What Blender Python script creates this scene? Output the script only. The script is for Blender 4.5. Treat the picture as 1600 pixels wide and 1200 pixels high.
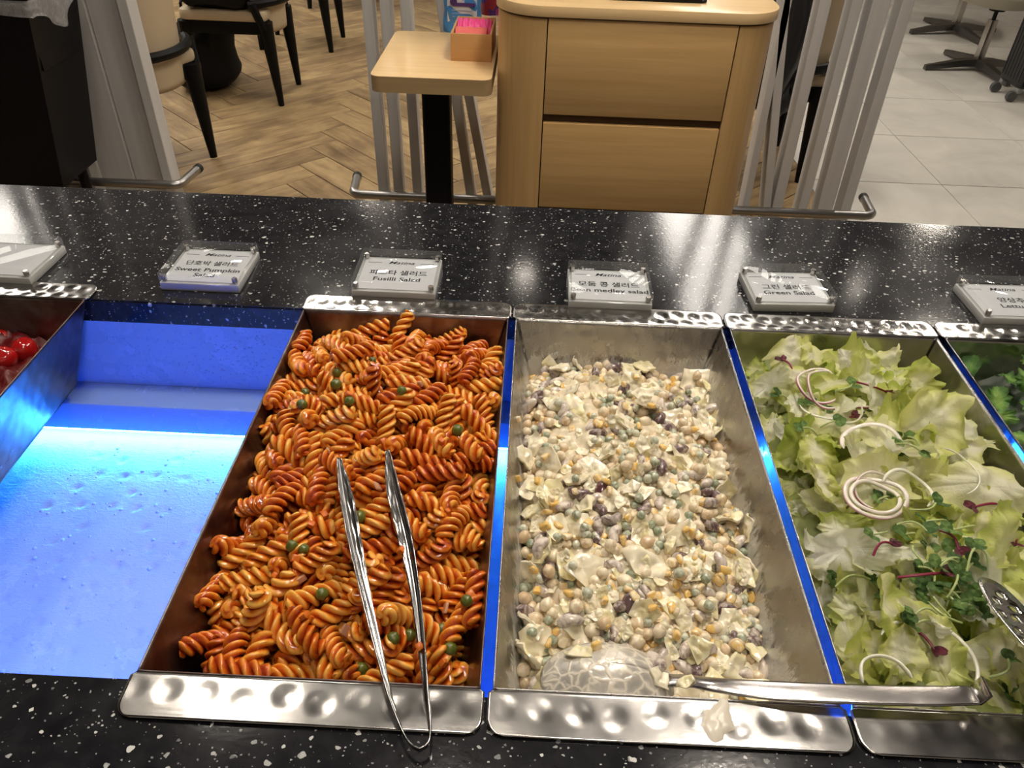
import bpy, bmesh, math, random
import numpy as np
from mathutils import Vector, Matrix, Quaternion, noise

for _o in list(bpy.data.objects):
    bpy.data.objects.remove(_o)
S = bpy.context.scene
COL = S.collection
PI = math.pi

# ------------------------------------------------------------------ camera, world, exposure
EYE = Vector((0.26461, -0.29479, 1.38484))
YAW, PITCH, ROLL, FPX = -0.01563085, 0.66564425, 0.03587696, 1214.6855


def cam_axes():
    cy, sy, cp, sp = math.cos(YAW), math.sin(YAW), math.cos(PITCH), math.sin(PITCH)
    f = Vector((sy * cp, cy * cp, -sp))
    r = Vector((cy, -sy, 0))
    u = r.cross(f)
    cr, sr = math.cos(ROLL), math.sin(ROLL)
    return cr * r + sr * u, -sr * r + cr * u, f


CR, CU, CF = cam_axes()
cam = bpy.data.objects.new('camera', bpy.data.cameras.new('camera'))
COL.objects.link(cam)
cam.matrix_world = Matrix(((CR.x, CU.x, -CF.x, EYE.x), (CR.y, CU.y, -CF.y, EYE.y), (CR.z, CU.z, -CF.z, EYE.z), (0, 0, 0, 1)))
cam.data.sensor_width = 36.0
cam.data.lens = 36.0 * FPX / 1600.0
cam.data.clip_start = 0.02
S.camera = cam

W = bpy.data.worlds.new('world')
S.world = W
W.use_nodes = True
W.node_tree.nodes['Background'].inputs[0].default_value = (1.0, 0.93, 0.85, 1)
W.node_tree.nodes['Background'].inputs[1].default_value = 0.05
S.view_settings.view_transform = 'Standard'
S.view_settings.look = 'None'
S.view_settings.gamma = 1.0
S.view_settings.use_curve_mapping = False
S.view_settings.exposure = 0.0
S.cycles.max_bounces = 10
S.cycles.transmission_bounces = 10
S.cycles.sample_clamp_indirect = 6.0
S.cycles.sample_clamp_direct = 0.0
S.cycles.caustics_reflective = True
S.cycles.use_denoising = True

LAMP_WARM = (1.0, 0.895, 0.77)
LAMP_PANEL = (1.0, 0.93, 0.84)
DOWNLIGHT_STRENGTH = 62.0
PANEL_STRENGTH = 10.0
LED_FRONT, LED_REAR = 50.0, 150.0


def ray(px, py):
    return CF + (px - 800) / FPX * CR - (py - 600) / FPX * CU


def at_z(px, py, z):
    d = ray(px, py)
    return EYE + d * ((z - EYE.z) / d.z)


def at_y(px, py, y):
    d = ray(px, py)
    return EYE + d * ((y - EYE.y) / d.y)


# ------------------------------------------------------------------ object helpers
def link(name, me, parent=None, loc=None):
    o = bpy.data.objects.new(name, me)
    COL.objects.link(o)
    if parent is not None:
        o.parent = parent
    if loc is not None:
        o.location = loc
    return o


def tag(o, label=None, cat=None, group=None, kind=None):
    if label:
        o['label'] = label
    if cat:
        o['category'] = cat
    if group:
        o['group'] = group
    if kind:
        o['kind'] = kind
    return o


def thing(name, label, cat, loc=(0, 0, 0), rz=0.0, group=None):
    o = link(name, None)
    o.location = loc
    o.rotation_euler = (0, 0, rz)
    o.empty_display_size = 0.02
    return tag(o, label, cat, group)


def finish(me, mat, smooth=True, angle=35):
    if mat is not None:
        me.materials.append(mat)
    if smooth:
        me.shade_smooth()
        if angle is not None:
            me.set_sharp_from_angle(angle=math.radians(angle))
    return me


def mk(V, F, mat=None, smooth=True, angle=35, name='mesh'):
    me = bpy.data.meshes.new(name)
    me.from_pydata([tuple(v) for v in V], [], [tuple(f) for f in F])
    me.update()
    return finish(me, mat, smooth, angle)


class MB:
    """collects vertices and faces of one mesh"""
    def __init__(self):
        self.V, self.F = [], []

    def add(self, V, F, M=None):
        k = len(self.V)
        self.V += [(M @ Vector(v)) if M is not None else Vector(v) for v in V]
        self.F += [tuple(i + k for i in f) for f in F]
        return self

    def box(self, c, s, bev=0.0, M=None, seg=2):
        bm = bmesh.new()
        bmesh.ops.create_cube(bm, size=1.0)
        for v in bm.verts:
            v.co = Vector((v.co.x * s[0] + c[0], v.co.y * s[1] + c[1], v.co.z * s[2] + c[2]))
        if bev > 0:
            bmesh.ops.bevel(bm, geom=bm.edges[:], offset=bev, segments=seg, affect='EDGES', profile=0.5)
        bm.verts.index_update()
        self.add([v.co.copy() for v in bm.verts], [[v.index for v in f.verts] for f in bm.faces], M)
        bm.free()
        return self

    def tube(self, P, r, n=12, caps=True, M=None, flat=1.0, up=None):
        P = [Vector(p) for p in P]
        rr = r if isinstance(r, (list, tuple)) else [r] * len(P)
        V, F = [], []
        prev = None
        for i, p in enumerate(P):
            t = (P[min(i + 1, len(P) - 1)] - P[max(i - 1, 0)]).normalized()
            if prev is None:
                a = Vector(up) if up is not None else (Vector((0, 0, 1)) if abs(t.z) < 0.9 else Vector((1, 0, 0)))
            else:
                a = prev
            a = (a - t * a.dot(t)).normalized()
            prev = a
            b = t.cross(a)
            for k in range(n):
                w = 2 * PI * k / n
                V.append(p + a * (math.cos(w) * rr[i] * flat) + b * (math.sin(w) * rr[i]))
        for i in range(len(P) - 1):
            for k in range(n):
                F.append((i * n + k, i * n + (k + 1) % n, (i + 1) * n + (k + 1) % n, (i + 1) * n + k))
        if caps:
            F.append(tuple(reversed(range(n))))
            F.append(tuple(range((len(P) - 1) * n, len(P) * n)))
        return self.add(V, F, M)

    def lathe(self, prof, n=24, M=None, c=(0, 0, 0)):
        V, F = [], []
        for r, z in prof:
            for k in range(n):
                w = 2 * PI * k / n
                V.append((c[0] + r * math.cos(w), c[1] + r * math.sin(w), c[2] + z))
        m = len(prof)
        for i in range(m - 1):
            for k in range(n):
                F.append((i * n + k, i * n + (k + 1) % n, (i + 1) * n + (k + 1) % n, (i + 1) * n + k))
        F.append(tuple(reversed(range(n))))
        F.append(tuple(range((m - 1) * n, m * n)))
        return self.add(V, F, M)

    def prism(self, outline, z0, z1, bev=0.0, M=None, seg=2):
        bm = bmesh.new()
        vs = [bm.verts.new((x, y, z0)) for x, y in outline]
        f = bm.faces.new(vs)
        r = bmesh.ops.extrude_face_region(bm, geom=[f])
        top = [g for g in r['geom'] if isinstance(g, bmesh.types.BMVert)]
        for v in top:
            v.co.z = z1
        bmesh.ops.recalc_face_normals(bm, faces=bm.faces[:])
        if bev > 0:
            ed = [e for e in bm.edges if abs(e.verts[0].co.z - e.verts[1].co.z) < 1e-7]
            bmesh.ops.bevel(bm, geom=ed, offset=bev, segments=seg, affect='EDGES', profile=0.5)
        bm.verts.index_update()
        self.add([v.co.copy() for v in bm.verts], [[v.index for v in f.verts] for f in bm.faces], M)
        bm.free()
        return self

    def me(self, mat, smooth=True, angle=35):
        return mk(self.V, self.F, mat, smooth, angle)

    def build(self, name, mat, parent=None, smooth=True, angle=35, loc=None):
        return link(name, self.me(mat, smooth, angle), parent, loc)


def round_rect(x0, y0, x1, y1, r, n=6):
    """outline with corner radii r = (r00, r10, r11, r01) or one number"""
    if not isinstance(r, (list, tuple)):
        r = (r, r, r, r)
    P = []
    for (cx, cy, a0), q in zip(((x0, y0, PI), (x1, y0, 1.5 * PI), (x1, y1, 0), (x0, y1, 0.5 * PI)), r):
        if q <= 0:
            P.append((cx, cy))
            continue
        ox = cx + (q if cx == x0 else -q)
        oy = cy + (q if cy == y0 else -q)
        for k in range(n + 1):
            a = a0 + 0.5 * PI * k / n
            P.append((ox + q * math.cos(a), oy + q * math.sin(a)))
    return P


def grid_mesh(nx, ny, fn, mat, smooth=True, angle=None, attr=None):
    V = [fn(i / nx, j / ny) for j in range(ny + 1) for i in range(nx + 1)]
    F = [(j * (nx + 1) + i, j * (nx + 1) + i + 1, (j + 1) * (nx + 1) + i + 1, (j + 1) * (nx + 1) + i) for j in range(ny) for i in range(nx)]
    return mk(V, F, mat, smooth, angle)


def solid(o, t, offset=-1.0):
    m = o.modifiers.new('thickness', 'SOLIDIFY')
    m.thickness = t
    m.offset = offset
    return o


# ------------------------------------------------------------------ materials
class NT:
    def __init__(self, name):
        self.m = bpy.data.materials.new(name)
        self.m.use_nodes = True
        self.t = self.m.node_tree
        self.b = self.t.nodes['Principled BSDF']
        self.out = self.t.nodes['Material Output']

    def n(self, typ, **kw):
        nd = self.t.nodes.new(typ)
        for k, v in kw.items():
            if k.startswith('i_'):
                key = k[2:]
                key = int(key) if key.isdigit() else key.replace('_', ' ')
                nd.inputs[key].default_value = v
            else:
                setattr(nd, k, v)
        return nd

    def l(self, a, b):
        self.t.links.new(a, b)

    def coord(self, kind='Object', scale=(1, 1, 1), rand=False, rot=(0, 0, 0)):
        tc = self.n('ShaderNodeTexCoord')
        mp = self.n('ShaderNodeMapping')
        mp.inputs['Scale'].default_value = scale
        mp.inputs['Rotation'].default_value = rot
        self.l(tc.outputs[kind], mp.inputs['Vector'])
        if rand:
            oi = self.n('ShaderNodeObjectInfo')
            mu = self.n('ShaderNodeVectorMath', operation='MULTIPLY')
            self.l(oi.outputs['Random'], mu.inputs[0])
            mu.inputs[1].default_value = (37.0, 71.0, 113.0)
            self.l(mu.outputs[0], mp.inputs['Location'])
        return mp.outputs[0]

    def noise(self, vec, scale, detail=4.0, rough=0.55, dist=0.0):
        nd = self.n('ShaderNodeTexNoise')
        nd.inputs['Scale'].default_value = scale
        nd.inputs['Detail'].default_value = detail
        nd.inputs['Roughness'].default_value = rough
        nd.inputs['Distortion'].default_value = dist
        self.l(vec, nd.inputs['Vector'])
        return nd.outputs['Fac']

    def ramp(self, fac, stops, interp='LINEAR'):
        r = self.n('ShaderNodeValToRGB')
        r.color_ramp.interpolation = interp
        el = r.color_ramp.elements
        while len(el) < len(stops):
            el.new(0.5)
        for e, (p, c) in zip(el, stops):
            e.position = p
            e.color = (c[0], c[1], c[2], 1) if isinstance(c, (tuple, list)) else (c, c, c, 1)
        self.l(fac, r.inputs[0])
        return r.outputs[0]

    def mix(self, fac, a, b, typ='MIX'):
        m = self.n('ShaderNodeMix', data_type='RGBA', blend_type=typ)
        for v, k in ((fac, 0), (a, 6), (b, 7)):
            if hasattr(v, 'is_linked') or hasattr(v, 'links'):
                self.l(v, m.inputs[k])
            else:
                m.inputs[k].default_value = (v[0], v[1], v[2], 1) if isinstance(v, (tuple, list)) else v
        return m.outputs[2]

    def math(self, op, a, b=0.0):
        m = self.n('ShaderNodeMath', operation=op)
        for v, k in ((a, 0), (b, 1)):
            if hasattr(v, 'links'):
                self.l(v, m.inputs[k])
            else:
                m.inputs[k].default_value = v
        return m.outputs[0]

    def bump(self, h, strength=0.3, dist=0.001):
        b = self.n('ShaderNodeBump')
        b.inputs['Strength'].default_value = strength
        b.inputs['Distance'].default_value = dist
        self.l(h, b.inputs['Height'])
        self.l(b.outputs[0], self.b.inputs['Normal'])
        return b

    def set(self, **kw):
        names = dict(color='Base Color', rough='Roughness', metal='Metallic', spec='Specular IOR Level', trans='Transmission Weight', ior='IOR',
                     sss='Subsurface Weight', ssr='Subsurface Radius', sscale='Subsurface Scale', coat='Coat Weight', coatr='Coat Roughness',
                     emit='Emission Color', es='Emission Strength', sheen='Sheen Weight', aniso='Anisotropic', alpha='Alpha')
        for k, v in kw.items():
            s = self.b.inputs[names[k]]
            if hasattr(v, 'links'):
                self.l(v, s)
            elif isinstance(v, (tuple, list)) and len(v) == 3 and s.type == 'RGBA':
                s.default_value = (*v, 1)
            else:
                s.default_value = v
        return self


def plain(name, color, rough=0.5, metal=0.0, **kw):
    return NT(name).set(color=color, rough=rough, metal=metal, **kw).m


def emitter(name, color, strength):
    return NT(name).set(color=(0, 0, 0), emit=color, es=strength, spec=0.0).m


def mat_stone():
    t = NT('black_speckled_stone')
    v = t.coord()
    def flecks(scale, lim, seed, rmax):
        vo = t.n('ShaderNodeTexVoronoi', feature='F1', distance='MINKOWSKI')
        vo.inputs['Exponent'].default_value = 1.6
        vo.inputs['Scale'].default_value = scale
        vo.inputs['Randomness'].default_value = 1.0
        mp = t.n('ShaderNodeMapping')
        mp.inputs['Location'].default_value = (seed, seed * 1.7, seed * 0.3)
        mp.inputs['Rotation'].default_value = (0, 0, seed)
        mp.inputs['Scale'].default_value = (1, 1.25, 1)
        wn = t.n('ShaderNodeTexNoise')
        wn.inputs['Scale'].default_value = scale * 1.6
        t.l(v, wn.inputs['Vector'])
        ad = t.n('ShaderNodeVectorMath', operation='SCALE')
        t.l(wn.outputs['Color'], ad.inputs[0])
        ad.inputs['Scale'].default_value = 0.55 / scale
        ad2 = t.n('ShaderNodeVectorMath', operation='ADD')
        t.l(v, ad2.inputs[0])
        t.l(ad.outputs[0], ad2.inputs[1])
        t.l(ad2.outputs[0], mp.inputs['Vector'])
        t.l(mp.outputs[0], vo.inputs['Vector'])
        sep = t.n('ShaderNodeSeparateColor')
        t.l(vo.outputs['Color'], sep.inputs[0])
        # radius of the chip from the cell's random number, zero for most cells
        rad = t.math('MULTIPLY', t.math('MAXIMUM', t.math('SUBTRACT', sep.outputs[0], lim), 0.0), rmax / (1 - lim))
        rad = t.math('ADD', rad, t.math('MULTIPLY', t.math('GREATER_THAN', sep.outputs[0], lim), 0.08))
        return t.math('LESS_THAN', vo.outputs['Distance'], rad), sep.outputs[1]
    a, ca = flecks(150, 0.70, 0.3, 0.27)
    b, cb = flecks(330, 0.70, 2.1, 0.25)
    c, cc = flecks(90, 0.86, 4.4, 0.22)
    m = t.math('MAXIMUM', t.math('MAXIMUM', a, t.math('MULTIPLY', b, 0.75)), c)
    tone = t.ramp(ca, [(0, (0.16, 0.165, 0.165)), (0.5, (0.42, 0.43, 0.42)), (1, (0.70, 0.70, 0.67))])
    base = t.ramp(t.noise(v, 60, 3), [(0.3, (0.008, 0.008, 0.010)), (0.7, (0.020, 0.020, 0.023))])
    t.set(color=t.mix(m, base, tone), rough=t.ramp(t.noise(v, 9, 5), [(0.3, 0.085), (0.75, 0.15)]), spec=0.5)
    t.bump(t.noise(v, 240, 2), 0.06, 0.0006)
    return t.m


def mat_steel(name, rough=(0.2, 0.34), color=(0.46, 0.445, 0.425), scratch=True, smear=None, film=None):
    t = NT(name)
    v = t.coord()
    sv = t.coord(scale=(4, 60, 4))
    col = color
    rg = t.ramp(t.noise(v, 30, 5), [(0.3, rough[0]), (0.7, rough[1])])
    metal = 1.0
    if film:       # oil and tomato film left on the metal
        f = t.ramp(t.noise(v, 14, 5, 0.6, 0.6), [(0.25, 0.3), (0.6, 0.85)])
        col = t.mix(f, color, film)
        rg = t.math('ADD', rg, t.math('MULTIPLY', f, 0.12))
    if smear:      # dressing wiped along the walls in streaks
        sep = t.n('ShaderNodeSeparateXYZ')
        tc = t.n('ShaderNodeTexCoord')
        t.l(tc.outputs['Object'], sep.inputs[0])
        n1 = t.noise(t.coord(scale=(70, 70, 17), rot=(0.25, 0.2, 0)), 1.0, 6, 0.75, 1.6)
        n2 = t.noise(v, 11, 3)
        low = t.ramp(sep.outputs[2], [(0.0, 0.0), (1.0, 1.0)])
        hh = t.math('MULTIPLY', t.math('ADD', sep.outputs[2], 0.030), -14.0)   # more of it lower down
        k = t.math('ADD', t.math('ADD', n1, t.math('MULTIPLY', n2, 0.55)), hh)
        msk = t.ramp(k, [(0.88, 0.0), (0.97, 0.5), (1.12, 0.85)])
        col = t.mix(msk, color, smear)
        metal = t.math('SUBTRACT', 1.0, msk)
        t.bump(k, 0.5, 0.0012)
    t.set(color=col, rough=rg, metal=metal)
    if scratch and not smear:
        t.bump(t.noise(sv, 6, 4, 0.7), 0.05, 0.0004)
    return t.m


def mat_wood(name, a, b, axis='x', scale=1.0, rough=0.38):
    t = NT(name)
    sc = {'x': (1.2, 26, 26), 'y': (26, 1.2, 26), 'z': (26, 26, 1.2)}[axis]
    v = t.coord(scale=tuple(q * scale for q in sc))
    n1 = t.noise(v, 2.2, 6, 0.62, 0.3)
    n2 = t.noise(t.coord(scale=tuple(q * scale * 0.16 for q in sc)), 2.0, 3)
    k = t.math('ADD', t.math('MULTIPLY', n1, 0.6), t.math('MULTIPLY', n2, 0.4))
    t.set(color=t.ramp(k, [(0.3, a), (0.68, b)]), rough=rough, spec=0.4)
    t.bump(n1, 0.08, 0.0006)
    return t.m


def mat_plank():
    t = NT('wood_look_floor')
    v = t.coord(scale=(2.2, 16, 1), rand=True)
    n1 = t.noise(v, 1.6, 7, 0.62, 0.8)
    n2 = t.noise(t.coord(scale=(4, 5, 1), rand=True), 1.4, 5, 0.6, 0.4)
    k = t.math('ADD', t.math('MULTIPLY', n1, 0.55), t.math('MULTIPLY', n2, 0.45))
    oi = t.n('ShaderNodeObjectInfo')
    k = t.math('ADD', k, t.math('MULTIPLY', t.math('SUBTRACT', oi.outputs['Random'], 0.5), 0.10))
    t.set(color=t.ramp(k, [(0.28, (0.115, 0.074, 0.038)), (0.45, (0.255, 0.170, 0.086)), (0.58, (0.40, 0.28, 0.138)), (0.75, (0.53, 0.39, 0.205))]),
          rough=t.ramp(n1, [(0.3, 0.36), (0.7, 0.5)]), spec=0.35)
    t.bump(n1, 0.12, 0.001)
    return t.m


def mat_tile():
    t = NT('grey_stone_tile')
    v = t.coord(rand=True)
    n1 = t.noise(v, 3.0, 7, 0.6, 0.7)
    t.set(color=t.ramp(n1, [(0.3, (0.43, 0.405, 0.36)), (0.55, (0.53, 0.505, 0.45)), (0.75, (0.60, 0.575, 0.515))]), rough=0.42, spec=0.35)
    return t.m


def mat_pasta():
    t = NT('fusilli_in_tomato_sauce')
    v = t.coord(rand=True)
    n1 = t.noise(v, 95, 4, 0.6, 0.5)
    at = t.n('ShaderNodeAttribute', attribute_name='groove')
    oi = t.n('ShaderNodeObjectInfo')
    n2 = t.noise(v, 30, 3)
    k = t.math('ADD', t.math('MULTIPLY', n1, 0.50), t.math('ADD', t.math('MULTIPLY', n2, 0.35), t.math('MULTIPLY', at.outputs['Fac'], 0.42)))
    k = t.math('ADD', k, t.math('MULTIPLY', t.math('SUBTRACT', oi.outputs['Random'], 0.5), 0.30))
    col = t.ramp(k, [(0.34, (0.90, 0.47, 0.085)), (0.50, (0.82, 0.29, 0.026)), (0.65, (0.62, 0.115, 0.007)), (0.88, (0.32, 0.030, 0.004))])
    t.set(color=col, rough=t.ramp(n1, [(0.3, 0.24), (0.65, 0.12)]), spec=0.6, sss=0.10, ssr=(0.9, 0.4, 0.15), sscale=0.0025, coat=0.45, coatr=0.10)
    t.bump(t.noise(v, 420, 3, 0.6), 0.25, 0.0006)
    return t.m


def mat_coated(name, base, cream=(0.83, 0.72, 0.52), cover=(0.42, 0.62), rough=0.24, scale=170.0):
    """food under a thin, uneven coat of mayonnaise"""
    t = NT(name)
    v = t.coord(rand=True)
    n1 = t.noise(v, scale, 4, 0.6, 0.8)
    oi = t.n('ShaderNodeObjectInfo')
    k = t.math('ADD', n1, t.math('MULTIPLY', t.math('SUBTRACT', oi.outputs['Random'], 0.5), 0.30))
    t.set(color=t.mix(t.ramp(k, [(cover[0], 0.12), (cover[1], 0.96)]), base, cream), rough=rough, spec=0.5, sss=0.1, ssr=(0.8, 0.6, 0.35), sscale=0.002, coat=0.6, coatr=0.10)
    t.bump(t.noise(v, scale * 2.2, 3), 0.35, 0.0008)
    return t.m


def mat_leaf(name, stops, trans=0.35, rough=0.32, scale=18.0, vein=None):
    """thin leaf: colour by the attribute 'tone' (0 at the thick rib, 1 at the frilly rim) and noise; light passes through"""
    t = NT(name)
    v = t.coord(rand=True)
    at = t.n('ShaderNodeAttribute', attribute_name='tone')
    oi = t.n('ShaderNodeObjectInfo')
    n1 = t.noise(v, scale, 5, 0.6, 0.6)
    k = t.math('ADD', t.math('MULTIPLY', at.outputs['Fac'], 0.55), t.math('MULTIPLY', n1, 0.5))
    k = t.math('ADD', k, t.math('MULTIPLY', t.math('SUBTRACT', oi.outputs['Random'], 0.5), 0.42))
    col = t.ramp(k, stops)
    t.set(color=col, rough=rough, spec=0.5)
    t.bump(t.noise(v, scale * 7, 5, 0.68, 1.2), 0.55, 0.0030)
    tr = t.n('ShaderNodeBsdfTranslucent')
    t.l(col, tr.inputs['Color'])
    mx = t.n('ShaderNodeMixShader')
    mx.inputs[0].default_value = trans
    t.l(t.b.outputs[0], mx.inputs[1])
    t.l(tr.outputs[0], mx.inputs[2])
    t.l(mx.outputs[0], t.out.inputs['Surface'])
    return t.m


def mat_glass(name, color=(0.98, 0.99, 0.98), rough=0.02):
    return NT(name).set(color=color, rough=rough, trans=1.0, ior=1.49).m
# ------------------------------------------------------------------ food shapes (one mesh per variant, shared by the copies)
def set_attr(me, name, vals):
    a = me.attributes.new(name, 'FLOAT', 'POINT')
    a.data.foreach_set('value', [float(v) for v in vals])


def fusilli_mesh(seed, mat, L=0.044, R=0.0083):
    rnd = random.Random(seed)
    n, m = 30, 46
    turns = rnd.uniform(1.5, 2.0)
    bend = rnd.uniform(-0.5, 0.5)
    bend2 = rnd.uniform(-0.35, 0.35)
    L = L * rnd.uniform(0.88, 1.1)
    ph = rnd.uniform(0, 6.28)
    V, G, F = [], [], []
    for j in range(m + 1):
        s = j / m
        t = s - 0.5
        c = Vector((t * L, L * bend * (t * t - 0.08), L * bend2 * (t * t * t * 2 - t * 0.2)))
        tan = Vector((1, bend * 2 * t, bend2 * (6 * t * t - 0.2))).normalized()
        a = Vector((0, 1, 0))
        a = (a - tan * a.dot(tan)).normalized()
        b = tan.cross(a)
        tw = ph + turns * 2 * PI * s
        endr = min(1.0, 0.72 + 0.28 * min(s, 1 - s) * 14)
        for k in range(n):
            th = 2 * PI * k / n
            lob = 0.5 + 0.5 * math.cos(3 * th)
            wob = 1.0 + 0.06 * math.sin(17 * s + 3 * th + seed)
            r = R * (0.50 + 0.50 * lob ** 0.50) * endr * wob
            V.append(c + a * (math.cos(th + tw) * r) + b * (math.sin(th + tw) * r))
            G.append(1.0 - lob ** 0.6)
    for j in range(m):
        for k in range(n):
            F.append((j * n + k, j * n + (k + 1) % n, (j + 1) * n + (k + 1) % n, (j + 1) * n + k))
    for base, rev in ((0, True), (m * n, False)):
        c = sum((V[base + k] for k in range(n)), Vector()) / n
        V.append(c)
        G.append(0.4)
        q = len(V) - 1
        for k in range(n):
            f = (base + k, base + (k + 1) % n, q)
            F.append(tuple(reversed(f)) if rev else f)
    me = mk(V, F, mat, True, 60)
    set_attr(me, 'groove', G)
    return me


def blob_mesh(fn, mat, n=14, m=9, angle=None):
    """closed surface from fn(unit direction) -> point"""
    V, F = [fn(Vector((0, 0, -1)))], []
    for j in range(1, m):
        ph = -PI / 2 + PI * j / m
        for k in range(n):
            w = 2 * PI * k / n
            V.append(fn(Vector((math.cos(ph) * math.cos(w), math.cos(ph) * math.sin(w), math.sin(ph)))))
    V.append(fn(Vector((0, 0, 1))))
    for k in range(n):
        F.append((0, 1 + (k + 1) % n, 1 + k))
        F.append((len(V) - 1, 1 + (m - 2) * n + k, 1 + (m - 2) * n + (k + 1) % n))
    for j in range(m - 2):
        for k in range(n):
            a, b = 1 + j * n + k, 1 + j * n + (k + 1) % n
            F.append((a, b, b + n, a + n))
    return mk(V, F, mat, True, angle)


def lump(d, seed, f, a):
    return 1.0 + a * noise.noise(d * f + Vector((seed * 3.7, seed * 1.3, seed * 7.1)))


def pea_mesh(seed, mat, R=0.0041):
    def fn(d):
        r = R * lump(d, seed, 1.6, 0.14)
        r *= 1.0 - 0.22 * math.exp(-((1 - d.z) / 0.05))
        return d * r
    return blob_mesh(fn, mat, 16, 10)


def corn_mesh(seed, mat, R=0.0043):
    def sp(x, p):
        return math.copysign(abs(x) ** p, x)
    def fn(d):
        q = Vector((sp(d.x, 0.6), sp(d.y, 0.7), sp(d.z, 0.6)))
        tp = 1.0 - 0.28 * (0.5 - 0.5 * q.z)
        v = Vector((q.x * R * 0.95 * tp, q.y * R * 0.62 * tp, q.z * R * 1.05))
        v.z -= R * 0.30 * math.exp(-((q.x ** 2 + q.y ** 2) / 0.18)) if q.z > 0.7 else 0
        return v * lump(d, seed, 1.5, 0.16)
    return blob_mesh(fn, mat, 14, 10)


def chickpea_mesh(seed, mat, R=0.0056):
    def fn(d):
        r = R * lump(d, seed, 1.5, 0.12)
        v = Vector((d.x * 1.08, d.y * 0.96, d.z * 0.94)) * r
        if d.x > 0:
            v.x += R * 0.28 * math.exp(-((1 - d.x) / 0.05))
        if d.x < 0.3:
            v *= 1.0 - 0.13 * math.exp(-(d.y / 0.16) ** 2) * (0.3 - d.x) / 1.3
        return v
    return blob_mesh(fn, mat, 16, 11)


def kidney_mesh(seed, mat, R=0.0056):
    def fn(d):
        v = Vector((d.x * R * 1.75, d.y * R * 1.0, d.z * R * 0.86)) * lump(d, seed, 1.4, 0.08)
        v.y += R * 0.34 * (1 - (v.x / (R * 1.75)) ** 2) - R * 0.2
        if d.y < 0:
            v.y += R * 0.35 * math.exp(-((d.x / 0.32) ** 2)) * (-d.y)
        return v
    return blob_mesh(fn, mat, 20, 11)


def chip_mesh(seed, mat, L=0.032, T=0.0034):
    """a torn, bent piece of cabbage under dressing: a crooked polygon with blunt edges and a few creases"""
    rnd = random.Random(seed)
    na, nr = 25, 6
    nc = rnd.choice((4, 5, 5, 6))
    ang = sorted((k + rnd.uniform(-0.28, 0.28)) * 2 * PI / nc for k in range(nc))
    asp = rnd.uniform(0.62, 0.95)
    cor = [(rnd.uniform(0.75, 1.12) * math.cos(a), rnd.uniform(0.75, 1.12) * math.sin(a) * asp) for a in ang]
    rim = []
    for k in range(na):
        x = k / na * nc
        i, f = int(x) % nc, x - int(x)
        p, q = cor[i], cor[(i + 1) % nc]
        rim.append(((p[0] * (1 - f) + q[0] * f) * L * 0.5, (p[1] * (1 - f) + q[1] * f) * L * 0.5))
    curl, curl2 = rnd.uniform(-14, 22), rnd.uniform(-12, 12)
    fa = rnd.uniform(0, PI)
    V, F = [], []
    for side in (1, -1):
        for j in range(nr + 1):
            s = j / nr
            for k in range(na):
                x, y = rim[k][0] * s, rim[k][1] * s
                w = x * math.cos(fa) + y * math.sin(fa)
                z = curl * x * x + curl2 * x * y + 0.30 * max(0.0, w - L * 0.12)
                z += 0.0052 * abs(noise.noise(Vector((x * 85, y * 85, seed * 2.3)))) + 0.0022 * noise.noise(Vector((x * 230, y * 230, seed * 1.3)))
                z += side * T * 0.5 * (1 - s ** 6 * 0.45)
                V.append(Vector((x, y, z)))
    R = (nr + 1) * na
    for sd in (0, 1):
        for j in range(nr):
            for k in range(na):
                f = (sd * R + j * na + k, sd * R + (j + 1) * na + k, sd * R + (j + 1) * na + (k + 1) % na, sd * R + j * na + (k + 1) % na)
                F.append(f if sd == 0 else tuple(reversed(f)))
    for k in range(na):
        F.append((nr * na + k, R + nr * na + k, R + nr * na + (k + 1) % na, nr * na + (k + 1) % na))
    return mk(V, F, mat, True, 50)


# pans and heaps ---------------------------------------------------
PITCH_X = 0.25
PAN_Y0, PAN_Y1 = 0.0, 0.4695      # inner rim of a pan, front and rear
RIM_Z = 0.8825
TAPER, DEPTH = 0.28, 0.105


def pan_x(i):
    return i * PITCH_X + 0.0042, (i + 1) * PITCH_X - 0.0042


def heap_height(kind, u, v):
    """height of the top of the food at u (across), v (front to back)"""
    if kind == 'fusilli':
        e = 0.842 - 0.030 * (1 - v) ** 3 - 0.020 * max(0.0, (v - 0.84) / 0.16)
        m = 0.046 * (max(0.0, math.sin(PI * min(1, max(0, u)))) ** 0.8) * (0.35 + 0.65 * math.exp(-((v - 0.66) / 0.42) ** 2))
        m *= 1.0 - 0.9 * max(0.0, (v - 0.84) / 0.16)
        return e + m
    if kind == 'bean':
        e = 0.826 - 0.012 * (1 - v) ** 2 - 0.010 * max(0.0, (v - 0.85) / 0.15)
        m = 0.040 * (max(0.0, math.sin(PI * min(1, max(0, u ** 0.85)))) ** 0.9) * (0.55 + 0.45 * math.exp(-((v - 0.55) / 0.34) ** 2))
        m *= 1.0 - 0.5 * max(0.0, (v - 0.88) / 0.12) - 0.55 * max(0.0, (0.16 - v) / 0.16)
        return e + m
    if kind == 'green':
        e = 0.868 - 0.022 * u - 0.012 * max(0.0, (v - 0.8) / 0.2)
        m = 0.030 * (max(0.0, math.sin(PI * min(1, max(0, u)))) ** 0.8)
        return e + m
    return 0.845 + 0.02 * math.sin(PI * min(1, max(0, u)))


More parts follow.
